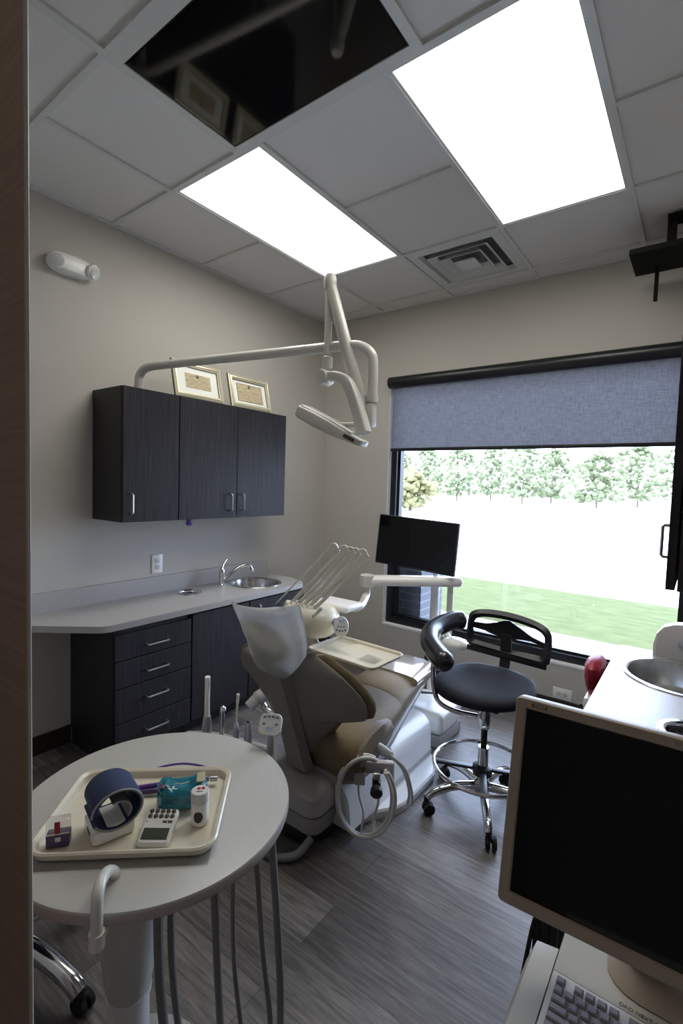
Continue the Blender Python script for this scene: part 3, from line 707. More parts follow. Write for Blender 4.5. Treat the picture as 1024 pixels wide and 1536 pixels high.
# floor plate and motor housings
bp_ = [(1.40, 1.70), (1.64, 1.68), (1.70, 1.79), (1.755, 1.87), (1.770, 1.93), (1.770, 2.22), (1.73, 2.32), (1.66, 2.40), (1.30, 2.40), (1.22, 2.3), (1.22, 1.85)]
g = B(); g.loft([[(x, y, z) for x, y in bp_] if k == 1 else [(1.51+(x-1.51)*k, 1.93+(y-1.93)*k, z) for x, y in bp_] for z, k in ((.0005, .985), (.012, 1), (.034, 1), (.044, .975))])
g.build('base_plate', 'white', chair, ang=30)
def hull(g, y0, y1, prof, x0=1.33):
    g.loft([[(x, y, z) for x, z in prof], ] if False else [[(x, y, z) for x, z in prof] for y in (y0, y1)])
prof = [(1.30, .045), (1.30, .24), (1.33, .275)]+[(1.60+.085*math.sin(t), .19+.085*math.cos(t)) for t in [i*PI/2/7 for i in range(8)]]+[(1.690, .06), (1.690, .045)]
g = B(); g.loft([[(x, y, z) for x, z in prof] for y in (1.955, 2.34)]); mh = g.build('motor_housing', 'white', chair)
prof2 = [(1.30, .046), (1.30, .20), (1.34, .245)]+[(1.56+.12*math.sin(t), .13+.12*math.cos(t)) for t in [i*PI/2/7 for i in range(8)]]+[(1.69, .06), (1.69, .046)]
g = B(); g.loft([[(x, y, z) for x, z in prof2] for y in (1.60, 1.945)]); g.build('rear_housing', 'white', chair)
B().loft([[(1.6905, y, z) for y, z in ((1.956, .062), (2.339, .062), (2.339, .092), (1.956, .092))], [(1.6925, y, z) for y, z in ((1.956, .062), (2.339, .062), (2.339, .090), (1.956, .090))]]).build('skirt', 'greyp', chair)
# lift casting under the back
def lring(z, x0, x1, y0, y1, r): return [(x, y, z) for x, y in rrect(x0, x1, y0, y1, r)]
B().loft([lring(.075, 1.31, 1.60, 1.46, 1.60, .03), lring(.08, 1.29, 1.62, 1.44, 1.61, .05), lring(.155, 1.28, 1.63, 1.43, 1.62, .05), lring(.16, 1.30, 1.60, 1.45, 1.60, .05)]).build('lower_cover', 'lcover', chair, ang=50)
B().loft([lring(.162, 1.30, 1.61, 1.46, 1.60, .05), lring(.17, 1.28, 1.635, 1.42, 1.62, .05), lring(.235, 1.29, 1.63, 1.43, 1.64, .05), lring(.262, 1.32, 1.60, 1.48, 1.64, .05)]).build('upper_cover', 'lcover', chair, ang=50)
B().loft([lring(.045, 1.33, 1.58, 1.58, 1.9, .04), lring(.25, 1.36, 1.6, 1.6, 1.95, .04)]).build('lift_column', 'greyp', chair)
B().lathe([(.12, .001), (.13, .01), (.13, .05), (.12, .072), (.01, .074)], (1.47, 1.58, 0), 40).build('pivot_foot', 'black', chair)

# ---------------------------------------------------------------- assistant hoses with valve on the rear of the base
t = thing('hose_holder', 'grey valve plate with coiled white tubing hanging at the back of the chair base', 'hose holder', (1.71, 1.66, .05))
Tn = frameX((1.725, 1.665, .265), (.84, .54, 0), (0, 0, 1))      # local x right, y up, z toward camera side
B(Tn).rbox((.03, .055, .0), (.15, .05, .03), .006, 2).build('mounting_plate', 'greyp', t)
B(Tn).rbox((-.035, .01, .015), (.045, .05, .03), .004, 2).build('valve_block', 'greyp', t)
g = B(Tn); g.lathe([(.018, 0), (.018, .03), (.012, .035), (.012, .045), (.024, .05), (.026, .07), (.02, .078), (.002, .08)], (.035, -.0, .0), 20, ax=(0, -.3, 1)); g.build('valve_knob', 'black', t)
B(Tn).rbox((.035, .03, .02), (.03, .03, .035), .004, 2).build('connector', 'nickel', t)
def ringT(cx, cy, rx, ry, a0, a1, n, dz=0, T=Tn, wob=0):
    out = []
    for k in range(n+1):
        a = math.radians(a0+(a1-a0)*k/n); out.append(T @ V((cx+rx*math.cos(a), cy+ry*math.sin(a), dz+wob*k/n)))
    return out
for q, (rx, ry, dz) in enumerate([(.118, .175, .03), (.110, .162, .044), (.120, .168, .058)]):
    B().tube(ringT(-.015+q*.004, -.056+q*.006, rx, ry, 70, 405, 60, dz, wob=.012), .0072, 10).build('coiled_tube', 'hosew', t)
B().tube(spline([Tn @ V(p) for p in ((-.04, -.01, .02), (-.035, -.06, .03), (-.015, -.12, .045), (-.02, -.19, .05), (-.01, -.23, .04))]), .005, 8).build('thin_tube', 'hosew', t)
B().tube(spline([Tn @ V(p) for p in ((.04, -.02, .02), (.045, -.08, .03), (.03, -.15, .03), (.03, -.22, .04))]), .006, 8).build('thin_tube', 'hosew', t)
# hose with grey grip running down to the base plate
t = thing('foot_hose', 'white hose pair with grey grip running from under the seat to the base plate', 'hose', (1.75, 1.85, .05))
B().tube([(1.695, 1.745, .372), (1.752, 1.785, .325)], [.021, .021], 16).build('grip', 'greyp', t)
for d in (0, .016):
    B().tube(spline([(1.745+d, 1.782, .328), (1.800+d, 1.818, .27), (1.815+d*.8, 1.865, .15), (1.79+d, 1.90+d, .052)]), .0065, 8).build('hose', 'hosew', t)
t = tag(B().tube(spline([(1.335, 1.35, .02), (1.40, 1.33, .018), (1.50, 1.33, .018), (1.58, 1.38, .03), (1.60, 1.45, .07)]), .016, 12).build('floor_hose', 'hose'), 'thick grey hose looping on the floor behind the chair base', 'hose')

# ---------------------------------------------------------------- utility box, flexible duct, posts, arm
t = thing('utility_box', 'low white utility box on the floor at the toe end of the chair', 'utility box', (1.5, 2.66, 0))
B().rbox((1.505, 2.65, .0365), (.33, .29, .071), .006, 2).build('plinth', 'greyp', t)
B().rbox((1.505, 2.65, .137), (.34, .30, .128), .03, 4).build('cover', 'white', t)
g = B(); n = 22
pts = [V((1.50, 2.345+(2.50-2.345)*k/n*1.0, .10+.02*math.sin(PI*k/n))) for k in range(n+1)]
g.tube(pts, [.047 if k % 2 else .040 for k in range(n+1)], 18); tag(g.build('flexible_duct', 'greyp'), 'ribbed grey duct joining the motor housing to the utility box', 'duct')
t = thing('delivery_unit', 'white dental delivery unit on a post with swing arm and whip instruments', 'dental delivery unit', (1.43, 2.87, 0))
PX, PY = 1.43, 2.80
B().cyl((PX, 2.86, .0), (PX, 2.86, .87), .028, seg=24).build('post', 'white', t)
B().lathe([(.055, .0005), (.055, .02), (.03, .03)], (PX, 2.86, 0), 24).build('post_foot', 'white', t)
B().rbox((1.35, 2.70, .905), (.10, .63, .062), .028, 5, rot=Matrix.Rotation(math.radians(-49), 3, 'Z')).build('swing_arm', 'white', t)
B().lathe([(.035, -.04), (.046, -.034), (.046, .034), (.035, .04), (.001, .042)], (1.135, 2.50, .905), 28).build('arm_knuckle', 'arm', t)
B().cyl((1.535, 2.86, .56), (1.535, 2.86, .885), .020, seg=20).build('side_post', 'arm', t)
B().tube(spline([(1.135, 2.50, .87), (1.14, 2.49, .82), (1.16, 2.44, .80), (1.21, 2.33, .790), (1.27, 2.18, .815)]), .024, 16).build('elbow_arm', 'arm', t)
# head
hd = B(); rings = []
for z, k in ((.700, .55), (.715, .78), (.745, .95), (.785, 1.0), (.825, .97), (.850, .86), (.860, .7)):
    rings.append([(1.16+.165*k*math.copysign(abs(math.cos(2*PI*i/40))**.75, math.cos(2*PI*i/40))-(1-k)*.03, 1.93+.115*k*math.copysign(abs(math.sin(2*PI*i/40))**.8, math.sin(2*PI*i/40)), z) for i in range(40)])
hd.loft(rings).build('instrument_head', 'cream', t, ang=50)
B().rbox((1.22, 2.085, .845), (.24, .16, .036), .016, 4).build('top_tray', 'white', t)
Tp = frameX((1.385, 1.90, .795), (.80, .6, 0), (-.25, .25, .93))
g = B(Tp); g.loft([[(x*k, y*k, z) for x, y in [(.038*math.copysign(abs(math.cos(2*PI*i/32))**.9, math.cos(2*PI*i/32)), .050*math.sin(2*PI*i/32)) for i in range(32)]] for z, k in ((-.02, .7), (-.012, .98), (.006, 1), (.012, .92))])
kp = g.build('keypad', 'padw', t, ang=50)
for i in range(4):
    B(Tp).lathe([(.0048, .0125), (.0048, .0135)], (-.021+.014*i, -.018-.004*(i in (1, 2)), 0), 12).build('button', 'button', kp)
for i in range(3): B(Tp).lathe([(.004, .0125), (.004, .0133)], (-.014+.014*i, -.002, 0), 10).build('button', 'button', kp)
B(Tp).rbox((.004, .026, .012), (.03, .016, .002), .0008, 1).build('display', 'led', kp)
B().tube([(1.33, 1.92, .805), (1.378, 1.905, .798)], .02, 12).build('keypad_mount', 'greyp', t)
# whips: each a rod out and hose back in an arc
for ub, db, tx, tz in ((.905, 1.055, 1.335, 1.200), (1.005, 1.095, 1.400, 1.197), (1.045, 1.135, 1.438, 1.192), (1.085, 1.175, 1.470, 1.190), (1.130, 1.215, 1.512, 1.190)):
    y0 = 1.90; zb_ = .82; a_ = V((ub, y0+.03, zb_)); d_ = V((db, y0-.02, zb_+.03))
    top = V((tx, y0+.02, tz)); w0 = .030
    p = [a_, a_.lerp(top+V((-.070, 0, -.035)), .5), top+V((-.070, 0, -.035)), top+V((-.048, 0, -.008)), top+V((-.018, 0, 0)), top+V((.0, 0, -.022)), top+V((-.006, 0, -.052)), d_.lerp(top+V((-.006, 0, -.052)), .5), d_]
    B().tube(spline(p, 7), .0050, 8).build('whip_hose', 'clearhose', t)
    e_ = d_.lerp(top+V((-.006, 0, -.052)), .55)
    B().tube([d_, d_.lerp(e_, .5), e_], [.0115, .0095, .0065], 12).build('instrument_sleeve', 'clearhose', t)
    B().lathe([(.020, -.02), (.023, .0), (.020, .018), (.012, .024)], (db-.01, y0-.02, .848), 16, ax=(.5, -.1, 1)).build('holder', 'cream', t)
B().tube([(1.265, 1.825, .835), (1.31, 1.84, .885)], [.010, .009], 14).build('handpiece_nozzle', 'chrome', t)
# bracket for the tray
B().tube(spline([(1.18, 1.95, .70), (1.19, 1.95, .665), (1.24, 1.94, .646), (1.34, 1.93, .646), (1.40, 1.92, .650)]), .011, 10).build('tray_bracket', 'arm', t)
B().cyl((1.20, 2.02, .45), (1.20, 2.02, .70), .006, seg=10).build('brake_rod', 'purple2', t)
# instrument tray
def traymesh(T, w, d, h, r=.03, flare=.012, th=.0025):
    def rr(k, z): return [(x, y, z) for x, y in rrect(-w/2+k, w/2-k, -d/2+k, d/2-k, max(r-k, .004), 6)]
    rings = [rr(flare, 0), rr(flare-.004, .001), rr(.006, h-.003), rr(.002, h), rr(-.003, h+.0015), rr(-.006, h-.002), rr(-.0045, h-.005), rr(.002, h-.004), rr(flare-.008, -.001), rr(flare+.002, -th)]
    return B(T).loft(rings, cap=True)
tt = thing('instrument_tray', 'empty cream tray held over the dental chair lap', 'tray', (1.46, 1.93, .668))
Tt = Matrix.Translation((1.455, 1.93, .668)) @ Matrix.Rotation(math.radians(-3), 4, 'Z')
traymesh(Tt, .40, .265, .016).build('tray_body', 'cream', tt)
tt2 = tag(B(Tt @ Matrix.Translation((.11, -.03, .006))).loft([[(-.05, -.04, 0), (.055, -.035, .001), (.05, .04, .0), (-.04, .045, .004)], [(-.05, -.04, .001), (.055, -.035, .002), (.05, .04, .001), (-.04, .045, .005)]]).build('clear_wrapper', 'film'), 'small clear plastic wrapper lying in the empty chair side tray', 'wrapper')
# white cuspidor knob behind the stool armrest
t = thing('rinse_bowl', 'small white rounded bowl on the post behind the black stool arm', 'bowl', (1.62, 2.72, .52))
B().ell((1.635, 2.74, .555), (.085, .07, .038), None, 28).build('bowl', 'arm', t)
B().tube([(1.535, 2.83, .575), (1.58, 2.78, .56)], .018, 12).build('bracket', 'arm', t)

# ---------------------------------------------------------------- monitor on the post
t = thing('patient_monitor', 'thin black widescreen monitor on the white post before the window', 'monitor', (1.31, 2.83, .93))
cX = V((1.300, 2.815, 1.127)); ex = V((.995, .02, -.045)); ez = V((.0, .06, 1))
Tm = frameX(cX, ex, ez)        # local z = ex x up  -> points toward -y
g = B(Tm); g.rbox((0, 0, 0), (.575, .335, .03), .006, 2); g.build('casing', 'black', t)
B(Tm).box(-.277, .277, -.155, .160, .0152, .0160).build('screen', 'screen', t)
B().cyl((1.43, 2.862, .87), (1.43, 2.862, 1.10), .018, seg=16).build('stem', 'white', t)
B().rbox((1.38, 2.848, 1.09), (.14, .028, .07), .006, 2).build('bracket', 'greyp', t)

# ---------------------------------------------------------------- operating light
t = thing('dental_light', 'cream wall post operating light with long horizontal tube and folding arms', 'dental light', (.16, 1.535, 1.986))
B().tube(spline([(.16, 1.535, 1.987), (.16, 1.535, 2.04), (.165, 1.537, 2.085), (.20, 1.545, 2.122), (.26, 1.56, 2.134)], 8)+[V((.8, 1.66, 2.132)), V((1.40, 1.768, 2.128))]+spline([(1.45, 1.777, 2.126), (1.52, 1.79, 2.118), (1.57, 1.80, 2.085), (1.585, 1.803, 2.03), (1.585, 1.803, 1.88)], 8), .0235, 20).build('tube_arm', 'arm', t)
B().cyl((1.585, 1.803, 1.90), (1.585, 1.803, 1.865), .029, seg=24).build('collar', 'arm', t)
B().rbox((1.580, 1.80, 1.812), (.048, .05, .11), .012, 3).build('knuckle', 'arm', t)
tip = V((1.372, 1.755, 2.405)); low = V((1.552, 1.785, 1.825))
dv = (tip-low).normalized()
g = B(); g.tube([low-dv*.0, low+dv*.02, tip-dv*.06, tip-dv*.01], [.024, .030, .027, .024], 20); g.build('spring_arm', 'arm', t)
B().tube([low-dv*.045, low+dv*.005], .016, 14).build('pivot', 'nickel', t)
B().lathe([(.012, -.035), (.026, -.03), (.030, -.01), (.030, .018), (.024, .034), (.008, .042)], (tip.x-.004, tip.y, tip.z+.012), 20).build('elbow_cap', 'arm', t)
B().cyl((1.368, 1.752, 2.38), (1.368, 1.752, 2.09), .0175, seg=20).build('drop_tube', 'arm', t)
B().lathe([(.022, 0), (.024, .005), (.024, .05), (.019, .056)], (1.368, 1.752, 2.03), 20).build('drop_collar', 'arm', t)
yk = spline([(1.365, 1.745, 1.990), (1.43, 1.745, 1.985), (1.490, 1.745, 1.958), (1.522, 1.745, 1.905), (1.560, 1.745, 1.81), (1.590, 1.745, 1.725)], 6)
g = B(); rings = []
for k, p in enumerate(yk):
    d_ = (yk[min(k+1, len(yk)-1)]-yk[max(k-1, 0)]).normalized(); n_ = d_.cross(V((0, 1, 0))); hh = .021+.007*k/len(yk)
    rings.append([p+n_*a+V((0, b, 0)) for a, b in rrect(-hh, hh, -.027, .027, .010, 3)])
g.loft(rings).build('yoke', 'arm', t, ang=50)
B().lathe([(.030, -.036), (.034, -.03), (.034, .03), (.030, .036)], (1.362, 1.745, 1.988), 24, ax=(0, 1, 0)).build('yoke_pivot', 'arm', t)
# lamp head: elongated bar, seen edge on
ea = V((1.612, 1.715, 1.675)); eb = V((1.250, 1.725, 1.838)); ax_ = (ea-eb).normalized()
Tl = frameX((ea+eb)/2, ax_, V((-.55, .80, .22)).cross(ax_)*-1)
if Tl[2][1] < 0: Tl = Tl @ Matrix.Rotation(PI, 4, 'X')
sgn = 1 if (Tl.to_3x3() @ V((0, 0, 1))).dot(V((.6, -.8, 0))) > 0 else -1
g = B(Tl); rings = []
L_ = (ea-eb).length/2
for s_, k, kd in ((-1.0, .80, .8), (-.985, .98, .95), (-.5, 1.1, 1), (.0, 1.05, 1), (.5, .80, .95), (.9, .62, .75), (.985, .5, .6), (1.0, .35, .45)):
    rings.append([(s_*L_, y*k, z*kd) for y, z in rrect(-.026, .026, -.050, .050, .010, 3)])
lh = g.loft(rings).build('lamp_head', 'arm', t, ang=40)
g = B(Tl); g.loft([[(x, y, z) for y, z in rrect(b, b+.012, -.042, .042, .005, 3)] for x, b in ((-L_*.93, .022), (L_*.1, .0215), (L_*.72, .014))]); g.build('top_rail', 'arm', lh)
g = B(Tl); g.loft([[(x, y, z) for y, z in rrect(-b-.008, -b, -.040, .040, .0035, 3)] for x, b in ((-L_*.95, .023), (-L_*.4, .026), (L_*.2, .0225), (L_*.60, .016))]); g.build('lens', 'lens', lh)
B(Tl).cyl((-L_*1.0, .004, 0), (-L_*1.15, .004, 0), .015, seg=18).build('grip', 'arm', lh)
B(Tl).rbox((L_*.66, 0, sgn*.0440), (.085, .016, .004), .002, 2).build('vent_panel', 'ink', lh)
B().tube([(1.575, 1.745, 1.765), (1.50, 1.735, 1.765), (1.455, 1.725, 1.765)], [.010, .011, .013], 12).build('head_bracket', 'arm', t)

# ---------------------------------------------------------------- stools
def star_base(t, cx, cy, rad, a0, hub_z=.115, lr=.021):
    for k in range(5):
        a = math.radians(a0+72*k); e = V((math.cos(a), math.sin(a), 0)); c = V((cx, cy, 0))
        pts = spline([c+e*.03+V((0, 0, hub_z)), c+e*rad*.5+V((0, 0, hub_z+.002)), c+e*rad*.86+V((0, 0, hub_z-.022)), c+e*(rad*.99)+V((0, 0, hub_z-.045))], 5)
        lg = B().tube(pts, [lr-.004*i/(len(pts)-1) for i in range(len(pts))], 12).build('leg', 'chrome', t)
        p = c+e*rad; sd = V((-e.y, e.x, 0)); off = sd*.012-e*.008
        g = B(); g.cyl(p+V((0, 0, .052)), p+V((0, 0, .074)), .011)
        for s_ in (-1, 1): g.lathe([(.012, -.009), (.025, -.008), (.027, 0), (.025, .008), (.012, .009)], p+off+sd*s_*.0135+V((0, 0, .0272)), 20, ax=sd)
        g.rbox(p+off+V((0, 0, .045)), (.03, .03, .022), .008, 2)
        g.build('caster', 'rubber', lg)
S = V((2.035, 2.17, 0))
t = thing('dental_stool', 'black assistant stool with mesh back, curved padded arm and chrome foot ring', 'stool', S)
star_base(t, S.x, S.y, .268, -63)
B().lathe([(.036, .085), (.040, .10), (.040, .135), (.026, .15), (.024, .30)], S, 24).build('hub', 'chrome', t)
B().cyl(S+V((0, 0, .30)), S+V((0, 0, .40)), .0145, seg=18).build('gas_piston', 'black', t)
B().lathe([(.0235, .39), (.026, .395), (.026, .455), (.020, .47), (.020, .51)], S, 20).build('upper_sleeve', 'chrome', t)
B().tube([S+V((.225*math.cos(2*PI*k/60), .225*math.sin(2*PI*k/60), .205)) for k in range(60)], .009, 10, closed=True).build('foot_ring', 'chrome', t)
for k in range(4):
    a = math.radians(22+90*k); e = V((math.cos(a), math.sin(a), 0))
    B().rbox(S+e*.128+V((0, 0, .193)), (.185, .030, .012), .003, 2, rot=Matrix.Rotation(a, 3, 'Z')).build('ring_spoke', 'black', t)
B().lathe([(.026, .165), (.045, .170), (.045, .205), (.026, .215)], S, 20).build('ring_hub', 'black', t)
# seat
def seatring(k, z, tilt=.02):
    out = []
    for i in range(48):
        a = 2*PI*i/48; c, s_ = math.cos(a), math.sin(a)
        x = .235*k*math.copysign(abs(c)**.8, c); y = .205*k*math.copysign(abs(s_)**.85, s_)
        if s_ < 0: x *= 1-.16*s_*s_
        out.append((1.985+x*.98+y*.10, 2.275+y, z+tilt*(y/.2)+.028*(x/.26)**2*0))
    return out
B().loft([seatring(.90, .515), seatring(.985, .522), seatring(1.0, .533), seatring(1.0, .545), seatring(.985, .556), seatring(.93, .566), seatring(.80, .572), seatring(.5, .570), seatring(.2, .566)]).build('seat', 'fabric', t, ang=60)
B().rbox((2.00, 2.22, .502), (.22, .20, .022), .006, 2).build('seat_plate', 'black', t)
B().tube([(1.80, 2.16, .488), (1.72, 2.14, .478)], [.006, .012], 10, flat=.5).build('lever', 'black', t)
# back: frame with mesh windows and post
Tb = frameX((2.005, 2.545, .735), (.985, -.03, -.02), (0, .10, .99))
g = B(Tb)
def bframe(k, z): return [(x*k+dx, y, z) for x, y, dx in ()]
outl = [(-.215, -.062), (-.205, -.088), (-.17, -.100), (.0, -.110), (.17, -.108), (.215, -.098), (.228, -.07), (.228, .02), (.215, .065), (.17, .095), (.08, .112), (-.02, .118), (-.12, .112), (-.185, .095), (-.215, .055)]
outl = [(p.x, p.y) for p in spline([(x, y, 0) for x, y in outl], 4, closed=True)]
def curve_z(x): return -.5*x*x
def inset(k, kx): return [(x*kx, y*k) for x, y in outl]
inn = inset(.64, .84)
def ringz(o_, z): return [(x, y, z-curve_z(x)) for x, y in o_]
mid = inset(.82, .92)
g.loft([ringz(outl, 0), ringz(mid, .018), ringz(inn, 0), ringz(mid, -.018), ringz(outl, 0)], cap=False)
g.build('back_frame', 'black', t, ang=60)
B(Tb).loft([[(x, -.079, -curve_z(x)) for x in [i*.0205-.205 for i in range(21)]], [(x, .083, -curve_z(x)) for x in [i*.0205-.205 for i in range(21)]]], cap=False, closed=False).build('back_mesh', 'mesh', t)
# crossbar
up_ = [(-.19, .03), (-.12, .034), (-.07, .050), (-.03, .068), (0, .074), (.03, .060), (.07, .042), (.12, .018), (.20, .002)]
dn_ = [(-.19, .0), (-.12, -.006), (-.07, -.018), (-.03, -.02), (0, -.02), (.03, -.018), (.07, -.010), (.12, -.006), (.20, -.016)]
B(Tb).loft([[(x, y, -.018-curve_z(x)) for x, y in up_+dn_[::-1]], [(x, y, -.004-curve_z(x)) for x, y in up_+dn_[::-1]]]).build('crossbar', 'black', t)
B().loft([[(2.005-w, y, z), (2.005+w, y, z), (2.005+w, y+.012, z), (2.005-w, y+.012, z)] for y, z, w in ((2.525, .74, .026), (2.52, .66, .028), (2.515, .60, .026), (2.50, .54, .026), (2.46, .50, .028), (2.25, .476, .03))]).build('back_post', 'black', t)
B(Tb).rbox((0, -.112, .012), (.42, .030, .012), .004, 2).build('lumbar_bar', 'black', t)
# curved arm
g = B()
ap = spline([(1.825, 2.42, .800), (1.775, 2.38, .802), (1.742, 2.29, .792), (1.738, 2.19, .777), (1.785, 2.085, .755), (1.865, 2.005, .735), (1.935, 1.955, .722)], 7)
n = len(ap)-1
g.tube(ap, [.048*min(1, .25+.75*math.sqrt(min(1, min(k, n-k)/3.)))*(1-.10*k/n*0) for k in range(n+1)], 22); g.build('arm_pad', 'vinyl', t, ang=70)
B().tube(spline([(1.80, 2.09, .73), (1.80, 2.09, .66), (1.80, 2.10, .56), (1.83, 2.10, .48), (1.90, 2.125, .445), (2.0, 2.165, .435)], 7), .012, 12).build('arm_tube', 'chrome', t)
B().lathe([(.008, 0), (.018, .003), (.020, .018), (.014, .028)], (1.785, 2.09, .685), 14, ax=(-1, -.2, 0)).build('arm_knob', 'black', t)

S2 = V((1.166, .518, 0))
t = thing('operator_stool', 'dark stool with chrome star base half hidden by the wood panel at left', 'stool', S2)
star_base(t, S2.x, S2.y, .330, 14.6, lr=.028)
B().lathe([(.036, .085), (.040, .10), (.040, .135), (.026, .15), (.024, .36)], S2, 24).build('hub', 'chrome', t)
B().lathe([(.14, .40), (.165, .41), (.17, .43), (.16, .45), (.12, .458), (.01, .455)], S2, 40).build('seat', 'fabric', t, ang=60)
B().cyl(S2+V((0, 0, .36)), S2+V((0, 0, .42)), .0145).build('gas_piston', 'black', t)
# ---------------------------------------------------------------- round table and what is on it
TC = V((1.80, .63)); R_ = .305; ZT = .75
t = thing('round_table', 'round white assistant table on a column in the left foreground', 'table', (1.78, .58, 0))
B().lathe([(R_-.003, ZT-.0245), (R_, ZT-.022), (R_, ZT-.003), (R_-.0015, ZT-.0005), (R_-.006, ZT), (.001, ZT)], (TC.x, TC.y, 0), 96).build('tabletop', ['tabletop'], t)
B().lathe([(R_+.0003, ZT-.0225), (R_+.0012, ZT-.020), (R_+.0012, ZT-.006), (R_+.0003, ZT-.004)], (TC.x, TC.y, 0), 96, cap=False).build('edge_band', 'rim', t)
KX, KY = 1.775, .575
B().lathe([(.046, .001), (.046, .295), (.050, .300), (.050, .312)], (KX, KY, 0), 36).build('column', 'white', t)
B().lathe([(.048, .313), (.052, .335), (.062, .42), (.076, .53), (.089, .64), (.098, .724)], (KX, KY, 0), 36).build('column_flare', 'arm', t)
B().lathe([(.20, .0005), (.20, .012), (.12, .03), (.047, .04)], (KX, KY, 0), 40).build('foot', 'greyp', t)
# bent handle tube clamped at the near rim
hx = V((1.985, .365, 0))
B().tube(spline([(2.008, .384, .734), (2.008, .384, .777), (2.003, .388, .795), (1.987, .402, .801), (1.965, .424, .791), (1.945, .446, .767), (1.938, .453, .7515)], 7), .0100, 14).build('handle', 'arm', t)
B().cyl((2.008, .384, .708), (2.008, .384, .734), .0130, seg=18).build('handle_socket', 'arm', t)
B().loft([[(2.000, .378, z), (2.012, .392, z), (1.86, .54, z-.02), (1.83, .51, z-.02)] for z in (.708, .724)]).build('handle_plate', 'arm', t)
# instrument holders hanging on the far rim
t = thing('instrument_holder', 'holder bar with suction tips and syringe standing behind the round table', 'instrument holder', (1.62, 1.0, .66))
def rimpt(x, y, z): return V((x, y, z))
B().tube(spline([(1.50, .925, .680), (1.57, .975, .680), (1.66, 1.005, .680), (1.76, 1.02, .685)]), .012, 10).build('bar', 'greyp', t)
B().cyl((1.66, .93, .660), (1.66, 1.005, .680), .010).build('bracket', 'greyp', t)
# high volume suction
g = B(); g.tube([(1.552, .962, .66), (1.552, .962, .715), (1.552, .962, .745)], [.014, .016, .012], 14); g.build('valve', 'nickel', t)
B().tube([(1.552, .962, .742), (1.549, .964, .80), (1.552, .962, .862), (1.553, .961, .874)], [.0085, .0085, .0085, .0088], 14).build('suction_tip', 'white', t)
B().tube(spline([(1.598, .985, .665), (1.598, .985, .74), (1.60, .984, .772), (1.606, .982, .780), (1.611, .98, .772)], 5), .0085, 12).build('handpiece', 'chrome', t)
B().tube([(1.655, .995, .665), (1.655, .995, .72), (1.652, .995, .742)], [.010, .012, .006], 12).build('valve', 'nickel', t)
B().tube(spline([(1.652, .995, .735), (1.652, .997, .772), (1.657, .995, .81), (1.662, .993, .838)], 5), [.0035]*10+[.0048]*6, 10).build('saliva_ejector', 'cream', t)
g = B(); g.tube([(1.70, 1.005, .672), (1.702, 1.004, .71), (1.698, 1.004, .745), (1.697, 1.004, .756)], [.013, .014, .009, .0088], 14); g.build('valve', 'nickel', t)
B().cyl((1.697, 1.004, .7562), (1.697, 1.004, .7568), .006).build('valve_opening', 'dark', t)
# keypad on stalk
t = thing('touchpad', 'small white control pad on a stalk at the right rim of the round table', 'control pad', (1.83, 1.0, .66))
Tq = frameX((1.838, .960, .812), (.86, .50, 0), (-.20, .34, .55))
g = B(Tq); g.loft([[(x*k, y*k, z) for x, y in rrect(-.032, .032, -.029, .029, .015)] for z, k in ((-.020, .75), (-.010, .97), (.004, 1), (.008, .95))])
g.build('pad', 'padw', t, ang=50)
for i, (x, y) in enumerate([(-.018, .018), (-.006, .020), (.006, .020), (.018, .018), (-.018, .0), (.018, .0)]):
    B(Tq).rbox((x, y, .0085), (.008, .005, .001), .0004, 1).build('button', 'button', t)
B(Tq).rbox((0, -.013, .0085), (.020, .009, .001), .0004, 1).build('display', 'led', t)
B().tube([(1.846, .965, .80), (1.80, 1.0, .70), (1.765, 1.015, .69)], [.016, .012, .010], 12).build('stalk', 'greyp', t)
B().tube(spline([(1.858, .958, .80), (1.862, .955, .72), (1.86, .95, .64)]), .004, 8).build('cable', 'hosew', t)
# hoses hanging under the table, each its own
hp = [((1.925, .55, .70), (1.93, .555, .45), (1.90, .60, .2), (1.86, .66, .03), .010),
      ((1.90, .60, .70), (1.905, .60, .45), (1.885, .64, .2), (1.84, .70, .03), .008),
      ((1.965, .66, .70), (1.985, .66, .45), (1.955, .70, .22), (1.90, .76, .03), .009),
      ((1.985, .70, .70), (2.005, .69, .45), (1.985, .735, .22), (1.93, .80, .03), .006),
      ((2.045, .76, .70), (2.075, .76, .46), (2.06, .79, .25), (2.00, .85, .03), .009),
      ((2.035, .72, .70), (2.055, .73, .46), (2.05, .765, .25), (1.985, .83, .03), .006)]
labs = ['thick grey hose hanging under the round table, closest to its column', 'grey hose hanging under the round table, second from its column', 'grey hose hanging under the table midway, the thicker of the middle pair', 'thin grey hose hanging under the table midway', 'outermost thick grey hose hanging at the right under the round table', 'thin grey hose just inside the outermost one under the round table']
for (a, b, c, d, rr), lab in zip(hp, labs):
    tag(B().tube(spline([a, b, c, d], 10), rr, 10).build('hanging_hose', 'hose'), lab, 'hose', 'hoses hanging under the round table')

# tray frame: u right, v away
U = V((.743, .669, 0)); Wv = V((-.669, .743, 0)); TO = V((1.821, .577, ZT+.0035))
def tl(u, v, z=0): return TO+U*u+Wv*v+V((0, 0, z))
def TM(u, v, z=0, ang=0): return frameX(tl(u, v, z), U, Wv) @ Matrix.Rotation(math.radians(ang), 4, 'Z')
t = tag(B(TM(.0, -.012, -.0028)).box(-.178, .172, -.142, .135, 0, .0012).build('plastic_sleeve', 'film'), 'clear plastic sleeve sticking out below the loaded cream tray', 'sleeve')
t = thing('supply_tray', 'cream tray full of small dental supplies on the round table', 'tray', tl(0, 0))
traymesh(TM(0, 0, .0015), .352, .272, .018, r=.035).build('tray_body', 'cream', t)
zf = .0035
